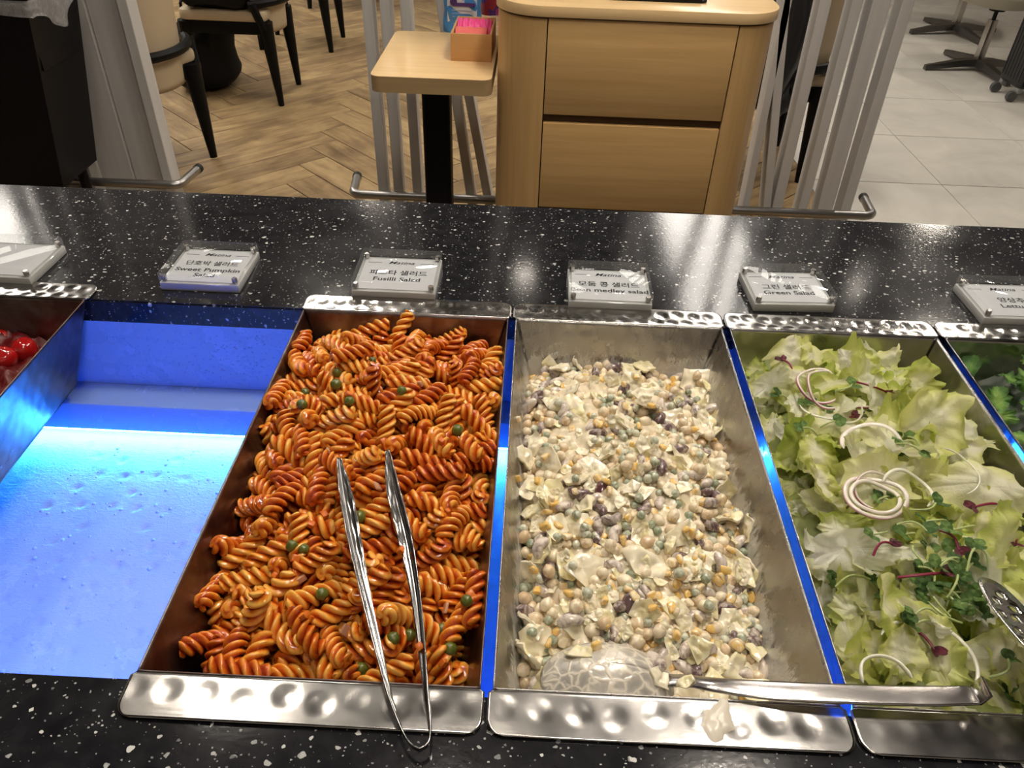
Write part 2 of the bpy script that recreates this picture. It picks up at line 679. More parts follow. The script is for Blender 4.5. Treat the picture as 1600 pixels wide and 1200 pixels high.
def heap_mesh(kind, ip, drop, mat, rough=0.004, nx=40, ny=70):
    x0, x1 = pan_x(ip)
    def fn(u, v):
        z = heap_height(kind, u, v) - drop
        ins = TAPER * (RIM_Z - z) + 0.0015
        x = x0 + ins + (x1 - x0 - 2 * ins) * u
        y = PAN_Y0 + ins + (PAN_Y1 - PAN_Y0 - 2 * ins) * v
        if rough:
            z += rough * noise.noise(Vector((x * 55, y * 55, ip * 5.0))) + rough * 0.5 * noise.noise(Vector((x * 140, y * 140, ip * 3.0)))
        return Vector((x, y, z))
    return grid_mesh(nx, ny, fn, mat)
# ------------------------------------------------------------------ shared materials
M_STONE = mat_stone()
M_STEEL = mat_steel('brushed_steel', rough=(0.14, 0.21), color=(0.41, 0.40, 0.385))
M_STEEL_RED = mat_steel('steel_with_tomato_film', film=(0.085, 0.030, 0.022), rough=(0.2, 0.32))
M_STEEL_MAYO = mat_steel('steel_smeared_with_dressing', smear=(0.60, 0.58, 0.52), color=(0.40, 0.39, 0.375))
M_STEEL_GREEN = mat_steel('steel_wet', rough=(0.16, 0.3))
M_TUBE = plain('dull_steel_tube', (0.42, 0.41, 0.40), 0.36, 1.0)
M_CHROME = plain('polished_steel', (0.66, 0.65, 0.63), 0.13, 1.0)
M_OAK = mat_wood('oak_front', (0.52, 0.32, 0.122), (0.69, 0.45, 0.195), 'x')
M_OAK_V = mat_wood('oak_upright', (0.52, 0.32, 0.122), (0.68, 0.445, 0.192), 'z')
M_OAK_TOP_LIT = mat_wood('oak_top_lit', (0.72, 0.485, 0.225), (0.85, 0.62, 0.33), 'x', rough=0.3)  # oak lightened for upward faces: overhead light painted into the colour
M_OAK_EDGE = mat_wood('oak_edge', (0.36, 0.24, 0.115), (0.50, 0.345, 0.18), 'x')
M_BAMBOO = mat_wood('bamboo_box_wood', (0.50, 0.26, 0.095), (0.64, 0.36, 0.145), 'x', 0.7)
M_DARK_GAP = plain('dark_recess_wood', (0.09, 0.05, 0.022), 0.6)
M_BLACK = plain('matt_black_paint', (0.005, 0.005, 0.006), 0.5, spec=0.22)
M_BLACK_WOOD = plain('black_stained_wood', (0.003, 0.003, 0.003), 0.45, spec=0.16)
M_CREAM = plain('cream_upholstery', (0.47, 0.37, 0.24), 0.55)
M_SLAT = mat_wood('silver_grey_slat', (0.50, 0.49, 0.475), (0.62, 0.605, 0.58), 'z', 0.6, 0.42)
M_RUBBER = plain('black_rubber', (0.012, 0.012, 0.012), 0.5)

# ------------------------------------------------------------------ the room
def structure(o):
    return tag(o, kind='structure')


PLANK_W, PLANK_N = 0.1445, 6
FLOOR_SPLIT = 1.49
floor = structure(MB().box((0.3, 3.4, -0.03), (9.4, 9.4, 0.05)).build('floor', plain('grout', (0.16, 0.115, 0.075), 0.8), None, False))
m_plank, m_tile = mat_plank(), mat_tile()
pl_me = MB().box((PLANK_W * PLANK_N / 2, PLANK_W / 2, -0.002), (PLANK_W * PLANK_N - 0.004, PLANK_W - 0.004, 0.006), 0.0012, seg=1).me(m_plank, False)
S2 = math.sqrt(0.5)
pl_rnd = random.Random(3)
# herringbone laid on a grid turned by 45 degrees: u along (1,1), v along (-1,1)
PX0, PY0 = -0.66 - 6 * PLANK_W * S2, 3.067
cut_mes = {}


def lay_plank(u, v, turned):
    ox = PX0 + (u - v) * S2 * PLANK_W
    oy = PY0 + (u + v) * S2 * PLANK_W
    a = PI / 4 if not turned else 3 * PI / 4
    L = PLANK_W * PLANK_N
    if turned:
        ox += PLANK_W * S2
        oy += PLANK_W * S2
    cx = ox + math.cos(a) * L / 2 - math.sin(a) * PLANK_W / 2
    cy = oy + math.sin(a) * L / 2 + math.cos(a) * PLANK_W / 2
    reach = L * S2 / 2 + 0.06
    if not (-4.2 < cx < FLOOR_SPLIT + 0.3 and 2.25 < cy < 6.9) or cx < -1.5 - (cy - 2) * 0.75:
        return
    if cx + reach > FLOOR_SPLIT:
        # trimmed where the stone tiles begin
        bm = bmesh.new()
        bm.from_mesh(pl_me)
        Mx = Matrix.Translation((ox, oy, 0)) @ Matrix.Rotation(a, 4, 'Z')
        p = Mx.inverted() @ Vector((FLOOR_SPLIT - 0.002, oy, 0))
        n = Mx.inverted().to_3x3() @ Vector((1, 0, 0))
        bmesh.ops.bisect_plane(bm, geom=bm.verts[:] + bm.edges[:] + bm.faces[:], plane_co=p, plane_no=n, clear_outer=True)
        if len(bm.faces) == 0:
            bm.free()
            return
        me = bpy.data.meshes.new('trimmed_plank')
        bm.to_mesh(me)
        bm.free()
        me.materials.append(m_plank)
    else:
        me = pl_me
    o = link('plank', me, floor, (ox, oy, 0))
    o.rotation_euler = (0, 0, a)


for v in range(-40, 50):
    for u in range(-40, 60):
        k = (u - v) % (2 * PLANK_N)
        if k == 0:
            lay_plank(u, v, False)
        if (u - v) % (2 * PLANK_N) == 2 * PLANK_N - 1:
            lay_plank(u, v, True)
tl_me = MB().box((0.3, 0.3, -0.002), (0.597, 0.597, 0.006), 0.0012, seg=1).me(m_tile, False)
for i in range(-1, 4):
    for j in range(0, 8):
        x, y = 2.09 + 0.6 * i, 2.44 + 0.603 * j
        if j < 1 and i > 1:
            continue
        link('tile', tl_me, floor, (x, y, 0))

m_wall = plain('painted_wall', (0.42, 0.38, 0.33), 0.7)
m_ceil = plain('dark_ceiling', (0.045, 0.045, 0.047), 0.8)
structure(MB().box((0.3, 8.13, 1.4), (9.4, 0.06, 2.8)).build('wall_back', m_wall, None, False))
structure(MB().box((0.3, -1.33, 1.4), (9.4, 0.06, 2.8)).build('wall_front', m_wall, None, False))
structure(MB().box((-4.43, 3.4, 1.4), (0.06, 9.4, 2.8)).build('wall_left', m_wall, None, False))
structure(MB().box((5.03, 3.4, 1.4), (0.06, 9.4, 2.8)).build('wall_right', m_wall, None, False))
structure(MB().box((0.3, 3.4, 2.83), (9.4, 9.4, 0.06)).build('ceiling', m_ceil, None, False))

# lamps of the ceiling
m_panel = emitter('panel_light', LAMP_PANEL, PANEL_STRENGTH)
m_spot = emitter('downlight_glow', LAMP_WARM, DOWNLIGHT_STRENGTH)
m_white = plain('white_lamp_housing', (0.8, 0.8, 0.78), 0.4)


def panel_light(x, y0, y1, w, label, along='y'):
    t = thing('panel_light', label, 'ceiling light', (x, (y0 + y1) / 2, 2.8), 0 if along == 'y' else PI / 2, None)
    L = y1 - y0
    MB().box((0, 0, -0.012), (w + 0.04, L + 0.04, 0.024), 0.004).build('housing', m_white, t)
    MB().box((0, 0, -0.0265), (w, L, 0.004)).build('diffuser', m_panel, t, False)


def downlight(x, y, label, power=1.0, z=2.8, r=0.12):
    t = thing('downlight', label, 'ceiling light', (x, y, z), 0, None)
    m = m_spot if power == 1.0 else emitter('downlight_glow', LAMP_WARM, DOWNLIGHT_STRENGTH * power)
    MB().lathe([(r + 0.004, 0.0), (r + 0.03, 0.0), (r + 0.03, -0.006), (r + 0.004, -0.012)], 36).build('trim_ring', m_white, t)
    MB().lathe([(r, -0.0085), (r, -0.0135), (r * 0.9, -0.015)], 36).build('lens', m, t)


panel_light(1.44, 2.9, 6.4, 0.52, 'long white ceiling panel light above the right aisle')
panel_light(-2.95, 2.8, 6.4, 0.95, 'long white ceiling panel light above the left tables')
downlight(0.10, 0.62, 'round ceiling downlight over the pasta pan')
downlight(0.95, 0.72, 'round ceiling downlight over the green salad', 1.7)
downlight(-0.66, 1.15, 'round ceiling downlight over the tomato pan', 0.8)
downlight(0.50, -0.55, 'round ceiling downlight in front of the bean salad', 0.9)
downlight(0.25, 3.84, 'round ceiling downlight behind the oak cabinet', 0.35, 2.8, 0.06)
downlight(2.45, 3.15, 'round downlight added to brighten the grey tiles', 1.7)  # added fill lamp, set where the counter does not mirror it
downlight(2.29, 3.90, 'small round ceiling downlight deep over the grey tiles', 0.35, 2.8, 0.05)
downlight(-0.90, 5.35, 'round ceiling downlight over the row of cream chairs', 1.8)
downlight(-0.70, 3.00, 'round ceiling downlight over the herringbone aisle', 2.3)
downlight(0.75, 1.50, 'round ceiling downlight just in front of the oak cabinet', 2.0)
downlight(3.3, 5.2, 'round ceiling downlight over the swivel chairs', 1.9)

# ------------------------------------------------------------------ buffet counter with its lit cold well
WX0, WX1, WY0, WY1 = -0.62, 1.30, -0.0040, 0.4725
CX0, CX1, CY0, CY1, CZ = -1.7, 2.3, -0.20, 0.776, 0.88
counter = thing('buffet_counter', 'black speckled stone buffet counter with a blue-lit cold well', 'counter', ((CX0 + CX1) / 2, (CY0 + CY1) / 2, 0))
off = Vector(counter.location)


def in_counter(o):
    o.parent = counter
    o.location = -off
    return o


bm = bmesh.new()
def ring_verts(x0, x1, y0, y1, z):
    return [bm.verts.new(p) for p in ((x0, y0, z), (x1, y0, z), (x1, y1, z), (x0, y1, z))]
T = [ring_verts(CX0, CX1, CY0, CY1, CZ), ring_verts(WX0, WX1, WY0, WY1, CZ), ring_verts(WX0, WX1, WY0, WY1, CZ - 0.030), ring_verts(CX0, CX1, CY0, CY1, CZ - 0.030)]
for a in range(4):
    q, w = T[a], T[(a + 1) % 4]
    for k in range(4):
        bm.faces.new((q[k], q[(k + 1) % 4], w[(k + 1) % 4], w[k]))
bmesh.ops.recalc_face_normals(bm, faces=bm.faces[:])
bmesh.ops.bevel(bm, geom=[e for e in bm.edges if abs(e.verts[0].co.z - CZ) < 1e-6 and abs(e.verts[1].co.z - CZ) < 1e-6 and len(e.link_faces) == 2 and abs(e.calc_face_angle()) > 0.5], offset=0.0018, segments=2, affect='EDGES')
me = bpy.data.meshes.new('worktop')
bm.to_mesh(me)
bm.free()
finish(me, M_STONE, True, 30)
in_counter(link('worktop', me))
b = MB()
for c, s in (((0.3, CY0 + 0.05, 0.44), (3.9, 0.03, 0.80)), ((0.3, CY1 - 0.06, 0.44), (3.9, 0.03, 0.80)), ((CX0 + 0.06, 0.288, 0.44), (0.03, 0.84, 0.80)), ((CX1 - 0.06, 0.288, 0.44), (0.03, 0.84, 0.80))):
    b.box(c, s)
in_counter(b.build('base_cabinet', M_BLACK, None, False))

t = NT('frosted_well_acrylic')
v = t.coord()
n_f = t.noise(v, 900, 2, 0.7)
n_c = t.noise(t.coord(scale=(1, 2.2, 1)), 130, 3, 0.6, 1.0)
t.set(color=(0.30, 0.46, 0.80), rough=t.ramp(t.noise(v, 22, 4), [(0.3, 0.16), (0.7, 0.34)]), spec=0.5)
t.bump(t.math('ADD', t.math('MULTIPLY', n_f, 0.35), n_c), 0.55, 0.0012)
M_WELL = t.m
ZF, ZL, ZLB, YL = 0.692, 0.755, 0.712, 0.428       # floor, ledge top, ledge underside, ledge front
well = in_counter(link('cold_well', None))
well.empty_display_size = 0.02
MB().box(((WX0 + WX1) / 2, WY1 + 0.004, (CZ - 0.03 + ZF) / 2), (WX1 - WX0 + 0.016, 0.008, CZ - 0.03 - ZF)).build('back_panel', M_WELL, well, False)
MB().box(((WX0 + WX1) / 2, WY0 - 0.004, (CZ - 0.03 + ZF) / 2), (WX1 - WX0 + 0.016, 0.008, CZ - 0.03 - ZF)).build('front_panel', M_WELL, well, False)
for x in (WX0 - 0.004, WX1 + 0.004):
    MB().box((x, (WY0 + WY1) / 2, (CZ - 0.03 + ZF) / 2), (0.008, WY1 - WY0, CZ - 0.03 - ZF)).build('end_panel', M_WELL, well, False)
MB().box(((WX0 + WX1) / 2, (WY1 + YL) / 2, (ZL + ZLB) / 2), (WX1 - WX0, WY1 - YL, ZL - ZLB), 0.003).build('ledge', M_WELL, well)
# the floor panel, hammered, with beads of condensation standing on it
wd = random.Random(21)
dim = []
for r in range(16):
    for c in range(18):
        dim.append((-0.30 + c * 0.034 + (r % 2) * 0.017 + wd.uniform(-.004, .004), 0.02 + r * 0.027 + wd.uniform(-.004, .004), wd.uniform(0.5, 1.0) * (1 if wd.random() < 0.62 else 0)))
def floor_fn(u, v):
    x, y = -0.34 + 0.42 * u, WY0 + (WY1 - WY0) * v
    z = 0.0
    for dx, dy, a in dim:
        d2 = ((x - dx) ** 2 + (y - dy) ** 2) / 0.0075 ** 2
        if a > 0 and d2 < 1.0:
            z -= 0.0024 * a * (1 - d2) ** 2
    return Vector((x, y, ZF + z))
link('floor_panel', grid_mesh(150, 150, floor_fn, M_WELL), well)
MB().box(((WX1 + 0.08) / 2, (WY0 + WY1) / 2, ZF - 0.004), (WX1 - 0.08, WY1 - WY0, 0.008)).build('floor_panel', M_WELL, well, False)
MB().box(((WX0 - 0.34) / 2, (WY0 + WY1) / 2, ZF - 0.004), (-0.34 - WX0, WY1 - WY0, 0.008)).build('floor_panel', M_WELL, well, False)
bd = MB()
for _ in range(260):
    x, y = wd.uniform(-0.29, 0.03), wd.uniform(0.01, 0.42)
    r = wd.choice((0.0008, 0.0011, 0.0015, 0.0024))
    bd.lathe([(r, 0.0), (r * 0.85, r * 0.32), (r * 0.45, r * 0.55), (0.0001, r * 0.62)], 8, c=(x, y, ZF))
for _ in range(700):
    x, z = wd.uniform(-0.25, 0.0), wd.uniform(0.76, 0.845)
    r = wd.choice((0.0006, 0.0009, 0.0013))
    bd.lathe([(r, 0.0), (r * 0.85, r * 0.32), (r * 0.45, r * 0.55), (0.0001, r * 0.62)], 7, M=Matrix.Translation((x, WY1, z)) @ Matrix.Rotation(PI / 2, 4, 'X'))
tag(bd.build('condensation_beads', M_WELL, well), kind='stuff')
m_led_f = emitter('blue_led_front', (0.022, 0.115, 1.0), LED_FRONT)
m_led_r = emitter('blue_led_rear', (0.05, 0.36, 1.0), LED_REAR)
MB().box(((WX0 + WX1) / 2, WY0 + 0.006, 0.835), (WX1 - WX0 - 0.02, 0.010, 0.012)).build('led_strip', m_led_f, well, False)
MB().box(((WX0 + WX1) / 2, YL + 0.012, ZLB - 0.003), (WX1 - WX0 - 0.02, 0.012, 0.006)).build('led_strip', m_led_r, well, False)


# ------------------------------------------------------------------ hammered food pans
def dent(a, b, sp, r, amp, sd):
    """depth of a hammered surface at (a, b): one shallow round dent per cell of a staggered grid"""
    row = math.floor(b / sp)
    best = 0.0
    for rr in (row - 1, row, row + 1):
        sh = 0.5 * (rr % 2)
        col = math.floor(a / sp - sh)
        for cc in (col - 1, col, col + 1):
            h = math.sin(cc * 12.99 + rr * 78.2 + sd * 3.1) * 43758.5
            h -= math.floor(h)
            x = (cc + 0.5 + sh + 0.18 * (h - 0.5)) * sp
            y = (rr + 0.5 + 0.2 * (math.sin(h * 40) * 0.5)) * sp
            d = ((a - x) ** 2 + (b - y) ** 2) / (r * r)
            if d < 1:
                best = max(best, (1 - d) ** 2 * (0.55 + 0.45 * h))
    return best * amp


def food_pan(i, label, m_in, seed, flange_amp=(0.0006, 0.0008), yaw=0.0, wall_amp=0.0007):
    x0, x1 = pan_x(i)
    cx = (x0 + x1) / 2
    t = thing('food_pan', label, 'food pan', (cx, 0.235, 0.88), yaw, 'hammered steel pans in the cold well')
    org = Vector((cx, 0.235, 0.88))
    # basin: four sloping walls and a bottom as one mesh, material space at the rim
    V, F = [], []
    def patch(nx, ny, fn):
        k = len(V)
        for b_ in range(ny + 1):
            for a_ in range(nx + 1):
                V.append(fn(a_ / nx, b_ / ny) - Vector((cx, 0.235, RIM_Z)))
        for b_ in range(ny):
            for a_ in range(nx):
                F.append((k + b_ * (nx + 1) + a_, k + b_ * (nx + 1) + a_ + 1, k + (b_ + 1) * (nx + 1) + a_ + 1, k + (b_ + 1) * (nx + 1) + a_))
    def ins(s):
        return TAPER * DEPTH * s
    def edge(u):
        return min(1.0, min(u, 1 - u) * 14)
    def wall(s_, u, which):
        d = ins(s_)
        z = RIM_Z - DEPTH * s_
        am = edge(u) * edge(s_)
        if which in 'fr':
            x = x0 + d + (x1 - x0 - 2 * d) * u
            q = dent(x, z, 0.021, 0.0098, wall_amp, seed) * am
            return Vector((x, PAN_Y0 + d - q if which == 'f' else PAN_Y1 - d + q, z))
        y = PAN_Y0 + d + (PAN_Y1 - PAN_Y0 - 2 * d) * u
        q = dent(y, z, 0.021, 0.0098, wall_amp, seed + 5) * am
        return Vector((x0 + d - q if which == 'l' else x1 - d + q, y, z))
    patch(60, 26, lambda u, s_: wall(s_, 1 - u, 'r'))
    patch(60, 26, lambda u, s_: wall(s_, u, 'f'))
    patch(110, 26, lambda u, s_: wall(s_, 1 - u, 'l'))
    patch(110, 26, lambda u, s_: wall(s_, u, 'r2'))
    d = ins(1)
    patch(1, 1, lambda u, s_: Vector((x0 + d + (x1 - x0 - 2 * d) * u, PAN_Y1 - d - (PAN_Y1 - PAN_Y0 - 2 * d) * s_, RIM_Z - DEPTH)))
    me = mk(V, [tuple(reversed(f)) for f in F], m_in, True, 40)
    o = link('basin', me, t, Vector((cx, 0.235, RIM_Z)) - org)
    solid(o, 0.0010, -1)
    # flanges
    for nm, ya, yb, amp in (('front_flange', PAN_Y0, PAN_Y0 - 0.0335, flange_amp[0]), ('rear_flange', PAN_Y1, PAN_Y1 + 0.033, flange_amp[1])):
        r = 0.012
        fx0, fx1 = i * PITCH_X + 0.0012, (i + 1) * PITCH_X - 0.0012
        def fl(u, v):
            y = ya + (yb - ya) * v
            dd = max(0.0, abs(y - ya) - (abs(yb - ya) - r))
            sh = r - math.sqrt(max(0.0, r * r - dd * dd))
            a0 = fx0 + sh
            a1 = fx1 - sh
            if v < 0.15:
                q = (0.15 - v) / 0.15
                a0 = a0 * (1 - q) + (x0) * q if v < 0.05 else a0
                a1 = a1 * (1 - q) + (x1) * q if v < 0.05 else a1
            x = a0 + (a1 - a0) * u
            z = RIM_Z + 0.0004 - 0.0004 * (1 if v == 0 else 0)
            am = min(1, min(v, 1 - v) * 6) * edge(u)
            if nm == 'front_flange':
                z -= dent(x + 0.007 * seed, y + 0.0285, 0.0262, 0.0115, amp, seed) * am
            else:
                z -= dent(x + 0.004 * seed, y, 0.0185, 0.0095, amp, seed + 9) * am
            return Vector((x, y, z)) - org
        flip = nm == 'front_flange'
        me = grid_mesh(130, 22, (lambda u, v: fl(1 - u, v)) if flip else fl, M_STEEL)
        o = link(nm, me, t)
        solid(o, 0.0011, -1)
    return t


P_TOM = food_pan(-2, 'hammered steel pan of cherry tomatoes, leftmost of the pans', M_STEEL_RED, 3, (0.0006, 0.0011))
P_FUS = food_pan(0, 'hammered steel pan holding the fusilli, beside the empty blue-lit slot', M_STEEL_RED, 1, (0.00055, 0.0006))
P_BEAN = food_pan(1, 'hammered steel pan of bean salad, its walls smeared with white dressing', M_STEEL_MAYO, 2, (0.0007, 0.0011))
P_GREEN = food_pan(2, 'hammered steel pan of lettuce and onion rings, to the right of the beans', M_STEEL_GREEN, 4, (0.0003, 0.0010))
P_LEAF = food_pan(3, 'hammered steel pan of dark green leaves, at the right edge', M_STEEL_GREEN, 5, (0.0005, 0.0006))
# ------------------------------------------------------------------ acrylic sign blocks
t = NT('clear_acrylic_plate')
fr = t.n('ShaderNodeLayerWeight')
fr.inputs['Blend'].default_value = 0.18
gl = t.n('ShaderNodeBsdfGlossy')
gl.inputs['Roughness'].default_value = 0.03
tp = t.n('ShaderNodeBsdfTransparent')
tp.inputs['Color'].default_value = (0.95, 0.96, 0.96, 1)
mx = t.n('ShaderNodeMixShader')
t.l(t.math('ADD', t.math('MULTIPLY', t.math('POWER', fr.outputs['Facing'], 3.0), 0.6), 0.04), mx.inputs[0])
t.l(tp.outputs[0], mx.inputs[1])
t.l(gl.outputs[0], mx.inputs[2])
t.l(mx.outputs[0], t.out.inputs['Surface'])
M_PLATE = t.m
M_ACRYL = NT('frosty_acrylic').set(color=(0.80, 0.81, 0.79), rough=0.12, trans=0.40, ior=1.49, spec=0.6).m
te = NT('polished_acrylic_edge')
te.set(color=(0.80, 0.81, 0.80), rough=0.08, spec=0.6)
tpe = te.n('ShaderNodeBsdfTransparent')
mxe = te.n('ShaderNodeMixShader')
mxe.inputs[0].default_value = 0.14
te.l(tpe.outputs[0], mxe.inputs[1])
te.l(te.b.outputs[0], mxe.inputs[2])
te.l(mxe.outputs[0], te.out.inputs['Surface'])
M_EDGE = te.m
M_PAPER = plain('printed_paper', (0.63, 0.63, 0.66), 0.6)
M_INK = plain('grey_ink', (0.022, 0.022, 0.026), 0.6)
M_MAGNET = plain('magnet_steel', (0.55, 0.53, 0.5), 0.25, 1.0)


def text_mesh(body, size, shear=0.0, xs=1.0, bold=0.0, cut=0.0):
    cu = bpy.data.curves.new('lettering', 'FONT')
    cu.body = body
    cu.size = size
    cu.shear = shear
    cu.align_x = 'CENTER'
    cu.align_y = 'CENTER'
    cu.offset = bold
    cu.resolution_u = 3
    o = bpy.data.objects.new('lettering', cu)
    COL.objects.link(o)
    me = bpy.data.meshes.new_from_object(o.evaluated_get(bpy.context.evaluated_depsgraph_get()))
    bpy.data.objects.remove(o)
    me.transform(Matrix.Scale(xs, 4, (1, 0, 0)))
    me.materials.clear()
    me.materials.append(M_INK)
    return me


def sign(x, y, w, d, h, rz, label, lines, head=True):
    t = thing('sign_block', label, 'sign', (x, y, CZ), rz, 'acrylic sign blocks along the counter')
    hb = h * 0.46
    MB().box((0, 0, hb / 2), (w, d, hb), 0.0012).build('lower_plate', M_ACRYL, t, True)
    up = MB().box((0, 0, hb + 0.0009 + (h - hb) / 2), (w, d, h - hb - 0.0002), 0.0016).build('upper_plate', M_PLATE, t, True)
    up.data.materials.append(M_EDGE)
    for f_ in up.data.polygons:
        if abs(f_.normal.z) < 0.5:
            f_.material_index = 1
    card = MB().box((0, 0.0, hb + 0.0004), (w - 0.009, d - 0.010, 0.0006)).build('card', M_PAPER, t, False)
    zt = hb + 0.00085
    if head:
        o = link('lettering', text_mesh('Matina', 0.0098, 0.35, 1.25, 0.0001), card, (0, d * 0.32, zt))
        for s_ in (-1, 1):
            MB().box((s_ * w * 0.33, d * 0.315, zt), (w * 0.17, 0.0006, 0.0002)).build('printed_line', M_INK, card, False)
    for body, size, yy, xs in lines:
        link('lettering', text_mesh(body, size, 0.0, xs, 0.00022), card, (0, yy * d, zt))
    for sx in (-1, 1):
        for sy in (-1, 1):
            MB().lathe([(0.0030, 0.0), (0.0034, 0.001), (0.0034, 0.006), (0.0028, 0.0068)], 14, c=(sx * (w / 2 - 0.0052), sy * (d / 2 - 0.0052), hb + 0.0010)).build('magnet', M_MAGNET, t)
    return t


sign(-0.382, 0.540, 0.100, 0.084, 0.023, -0.02, 'acrylic sign block behind the tomato pan, its card washed out by glare', [], False)
sign(-0.1295, 0.5445, 0.096, 0.086, 0.0225, 0.0, 'acrylic sign block for the sweet pumpkin salad, behind the empty blue-lit slot', [('단호박 샐러드', 0.0115, 0.06, 1.0), ('Sweet Pumpkin', 0.0112, -0.12, 1.16), ('Salad', 0.0112, -0.27, 1.16)])
sign(0.1050, 0.5450, 0.101, 0.084, 0.0225, 0.0, 'acrylic sign block for the fusilli salad, behind the pasta pan', [('파스타 샐러드', 0.0125, 0.02, 1.0), ('Fusilli Salad', 0.0116, -0.16, 1.12)])
sign(0.3665, 0.5385, 0.100, 0.078, 0.0235, 0.0, 'acrylic sign block for the bean medley, behind the bean salad pan', [('모둠 콩 샐러드', 0.0125, 0.02, 1.0), ('Bean medley salad', 0.0112, -0.16, 1.16)])
sign(0.5880, 0.5530, 0.098, 0.078, 0.0235, 0.05, 'acrylic sign block for the green salad, behind the lettuce and onion pan', [('그린 샐러드', 0.0125, 0.0, 1.0), ('Green Salad', 0.0116, -0.17, 1.12)])
sign(0.8630, 0.5450, 0.104, 0.080, 0.0235, 0.03, 'acrylic sign block at the right edge for the lettuce', [('양상추', 0.0125, 0.0, 1.0), ('Lettuce', 0.0116, -0.17, 1.12)])


# ------------------------------------------------------------------ serving utensils
def strip(path, widths, sag, tilts, mat, name, parent, flutes=0, thick=0.0009, n=10):
    """a sheet-metal strip along a path, its cross-section a shallow arc; tilt turns the arc about the path"""
    P = [Vector(p) for p in path]
    # resample smoothly
    def cat(vals, x):
        i = min(int(x), len(vals) - 2)
        f = x - i
        p0, p1, p2, p3 = vals[max(i - 1, 0)], vals[i], vals[i + 1], vals[min(i + 2, len(vals) - 1)]
        return 0.5 * ((2 * p1) + (p2 - p0) * f + (2 * p0 - 5 * p1 + 4 * p2 - p3) * f * f + (3 * p1 - p0 - 3 * p2 + p3) * f ** 3)
    m = (len(P) - 1) * 14
    V, F = [], []
    C = [cat(P, q / 14) for q in range(m + 1)]
    Wd = [cat(widths, q / 14) for q in range(m + 1)]
    Sg = [cat(sag, q / 14) for q in range(m + 1)]
    Tl = [cat(tilts, q / 14) for q in range(m + 1)]
    for q in range(m + 1):
        tan = (C[min(q + 1, m)] - C[max(q - 1, 0)]).normalized()
        side = tan.cross(Vector((0, 0, 1))).normalized()
        upv = side.cross(tan)
        R = Matrix.Rotation(Tl[q], 3, tan)
        side, upv = R @ side, R @ upv
        for k in range(n + 1):
            s_ = k / n * 2 - 1
            w = Wd[q] * 0.5
            fl = 0.0
            if flutes and q < m * 0.3:
                fl = 0.0004 * math.sin(q * 0.9) * (1 if abs(s_) > 0.4 else 0.2)
            V.append(C[q] + side * (s_ * w) + upv * (Sg[q] * s_ * s_ + fl))
    for q in range(m):
        for k in range(n):
            F.append((q * (n + 1) + k, q * (n + 1) + k + 1, (q + 1) * (n + 1) + k + 1, (q + 1) * (n + 1) + k))
    o = link(name, mk(V, F, mat, True, 60), parent)
    solid(o, thick, 0)
    return o


M_TONG = plain('tong_steel', (0.44, 0.43, 0.42), 0.17, 1.0)
tg = thing('pasta_tongs', 'steel serving tongs lying in the fusilli, open end over the pan edge', 'tongs', (0, 0, 0))


def px_path(pts):
    return [at_z(x, y, z) for x, y, z in pts]


LP = px_path([(529, 716, 0.902), (537, 775, 0.901), (550, 850, 0.899), (568, 935, 0.897), (588, 1020, 0.894), (605, 1085, 0.892), (624, 1135, 0.891), (640, 1162, 0.891), (656, 1172, 0.891)])
RP = px_path([(606, 703, 0.904), (618, 765, 0.902), (637, 840, 0.900), (652, 920, 0.897), (662, 1000, 0.894), (669, 1080, 0.892), (673, 1130, 0.891), (670, 1160, 0.891), (656, 1172, 0.891)])
strip(LP, [0.004, 0.0118, 0.0122, 0.0095, 0.0082, 0.0062, 0.0050, 0.0048, 0.0048], [0.001, 0.005, 0.005, 0.0035, 0.003, 0.002, 0.001, 0.000, 0.0], [-0.5, -0.5, -0.55, -0.7, -0.85, -1.1, -1.35, -1.5, -1.57], M_TONG, 'tong_arm', tg, 1)
strip(RP, [0.004, 0.0118, 0.0122, 0.0095, 0.0082, 0.0062, 0.0050, 0.0048, 0.0048], [0.001, 0.005, 0.005, 0.0035, 0.003, 0.002, 0.001, 0.000, 0.0], [0.5, 0.5, 0.55, 0.7, 0.85, 1.1, 1.35, 1.5, 1.57], M_TONG, 'tong_arm', tg, 1)
for o in list(tg.children):
    pass

# salad spoon, back of the bowl up, its handle lying over the next pan
sp = thing('serving_spoon', 'steel serving spoon, its dressing-coated bowl face down in the bean salad', 'spoon', (0, 0, 0))
t = NT('spoon_bowl_with_dressing')
v = t.coord(scale=(1, 1.15, 1))
vo = t.n('ShaderNodeTexVoronoi', feature='DISTANCE_TO_EDGE')
vo.inputs['Scale'].default_value = 82.0
wn = t.n('ShaderNodeTexNoise')
wn.inputs['Scale'].default_value = 70.0
t.l(v, wn.inputs['Vector'])
sc_ = t.n('ShaderNodeVectorMath', operation='SCALE')
sc_.inputs['Scale'].default_value = 0.010
t.l(wn.outputs['Color'], sc_.inputs[0])
ad = t.n('ShaderNodeVectorMath', operation='ADD')
t.l(v, ad.inputs[0])
t.l(sc_.outputs[0], ad.inputs[1])
t.l(ad.outputs[0], vo.inputs['Vector'])
web = t.ramp(vo.outputs['Distance'], [(0.02, 0.95), (0.13, 0.55), (0.30, 0.42)])
ext = t.ramp(t.noise(v, 34, 4, 0.6, 0.7), [(0.50, 0.0), (0.62, 0.8)])
msk = t.math('MAXIMUM', web, ext)
t.set(color=t.mix(msk, (0.52, 0.50, 0.47), (0.80, 0.74, 0.62)), rough=0.26, metal=t.math('SUBTRACT', 0.75, t.math('MULTIPLY', msk, 0.75)))
t.bump(msk, 0.6, 0.0012)
bc = at_z(952, 1062, 0.866)
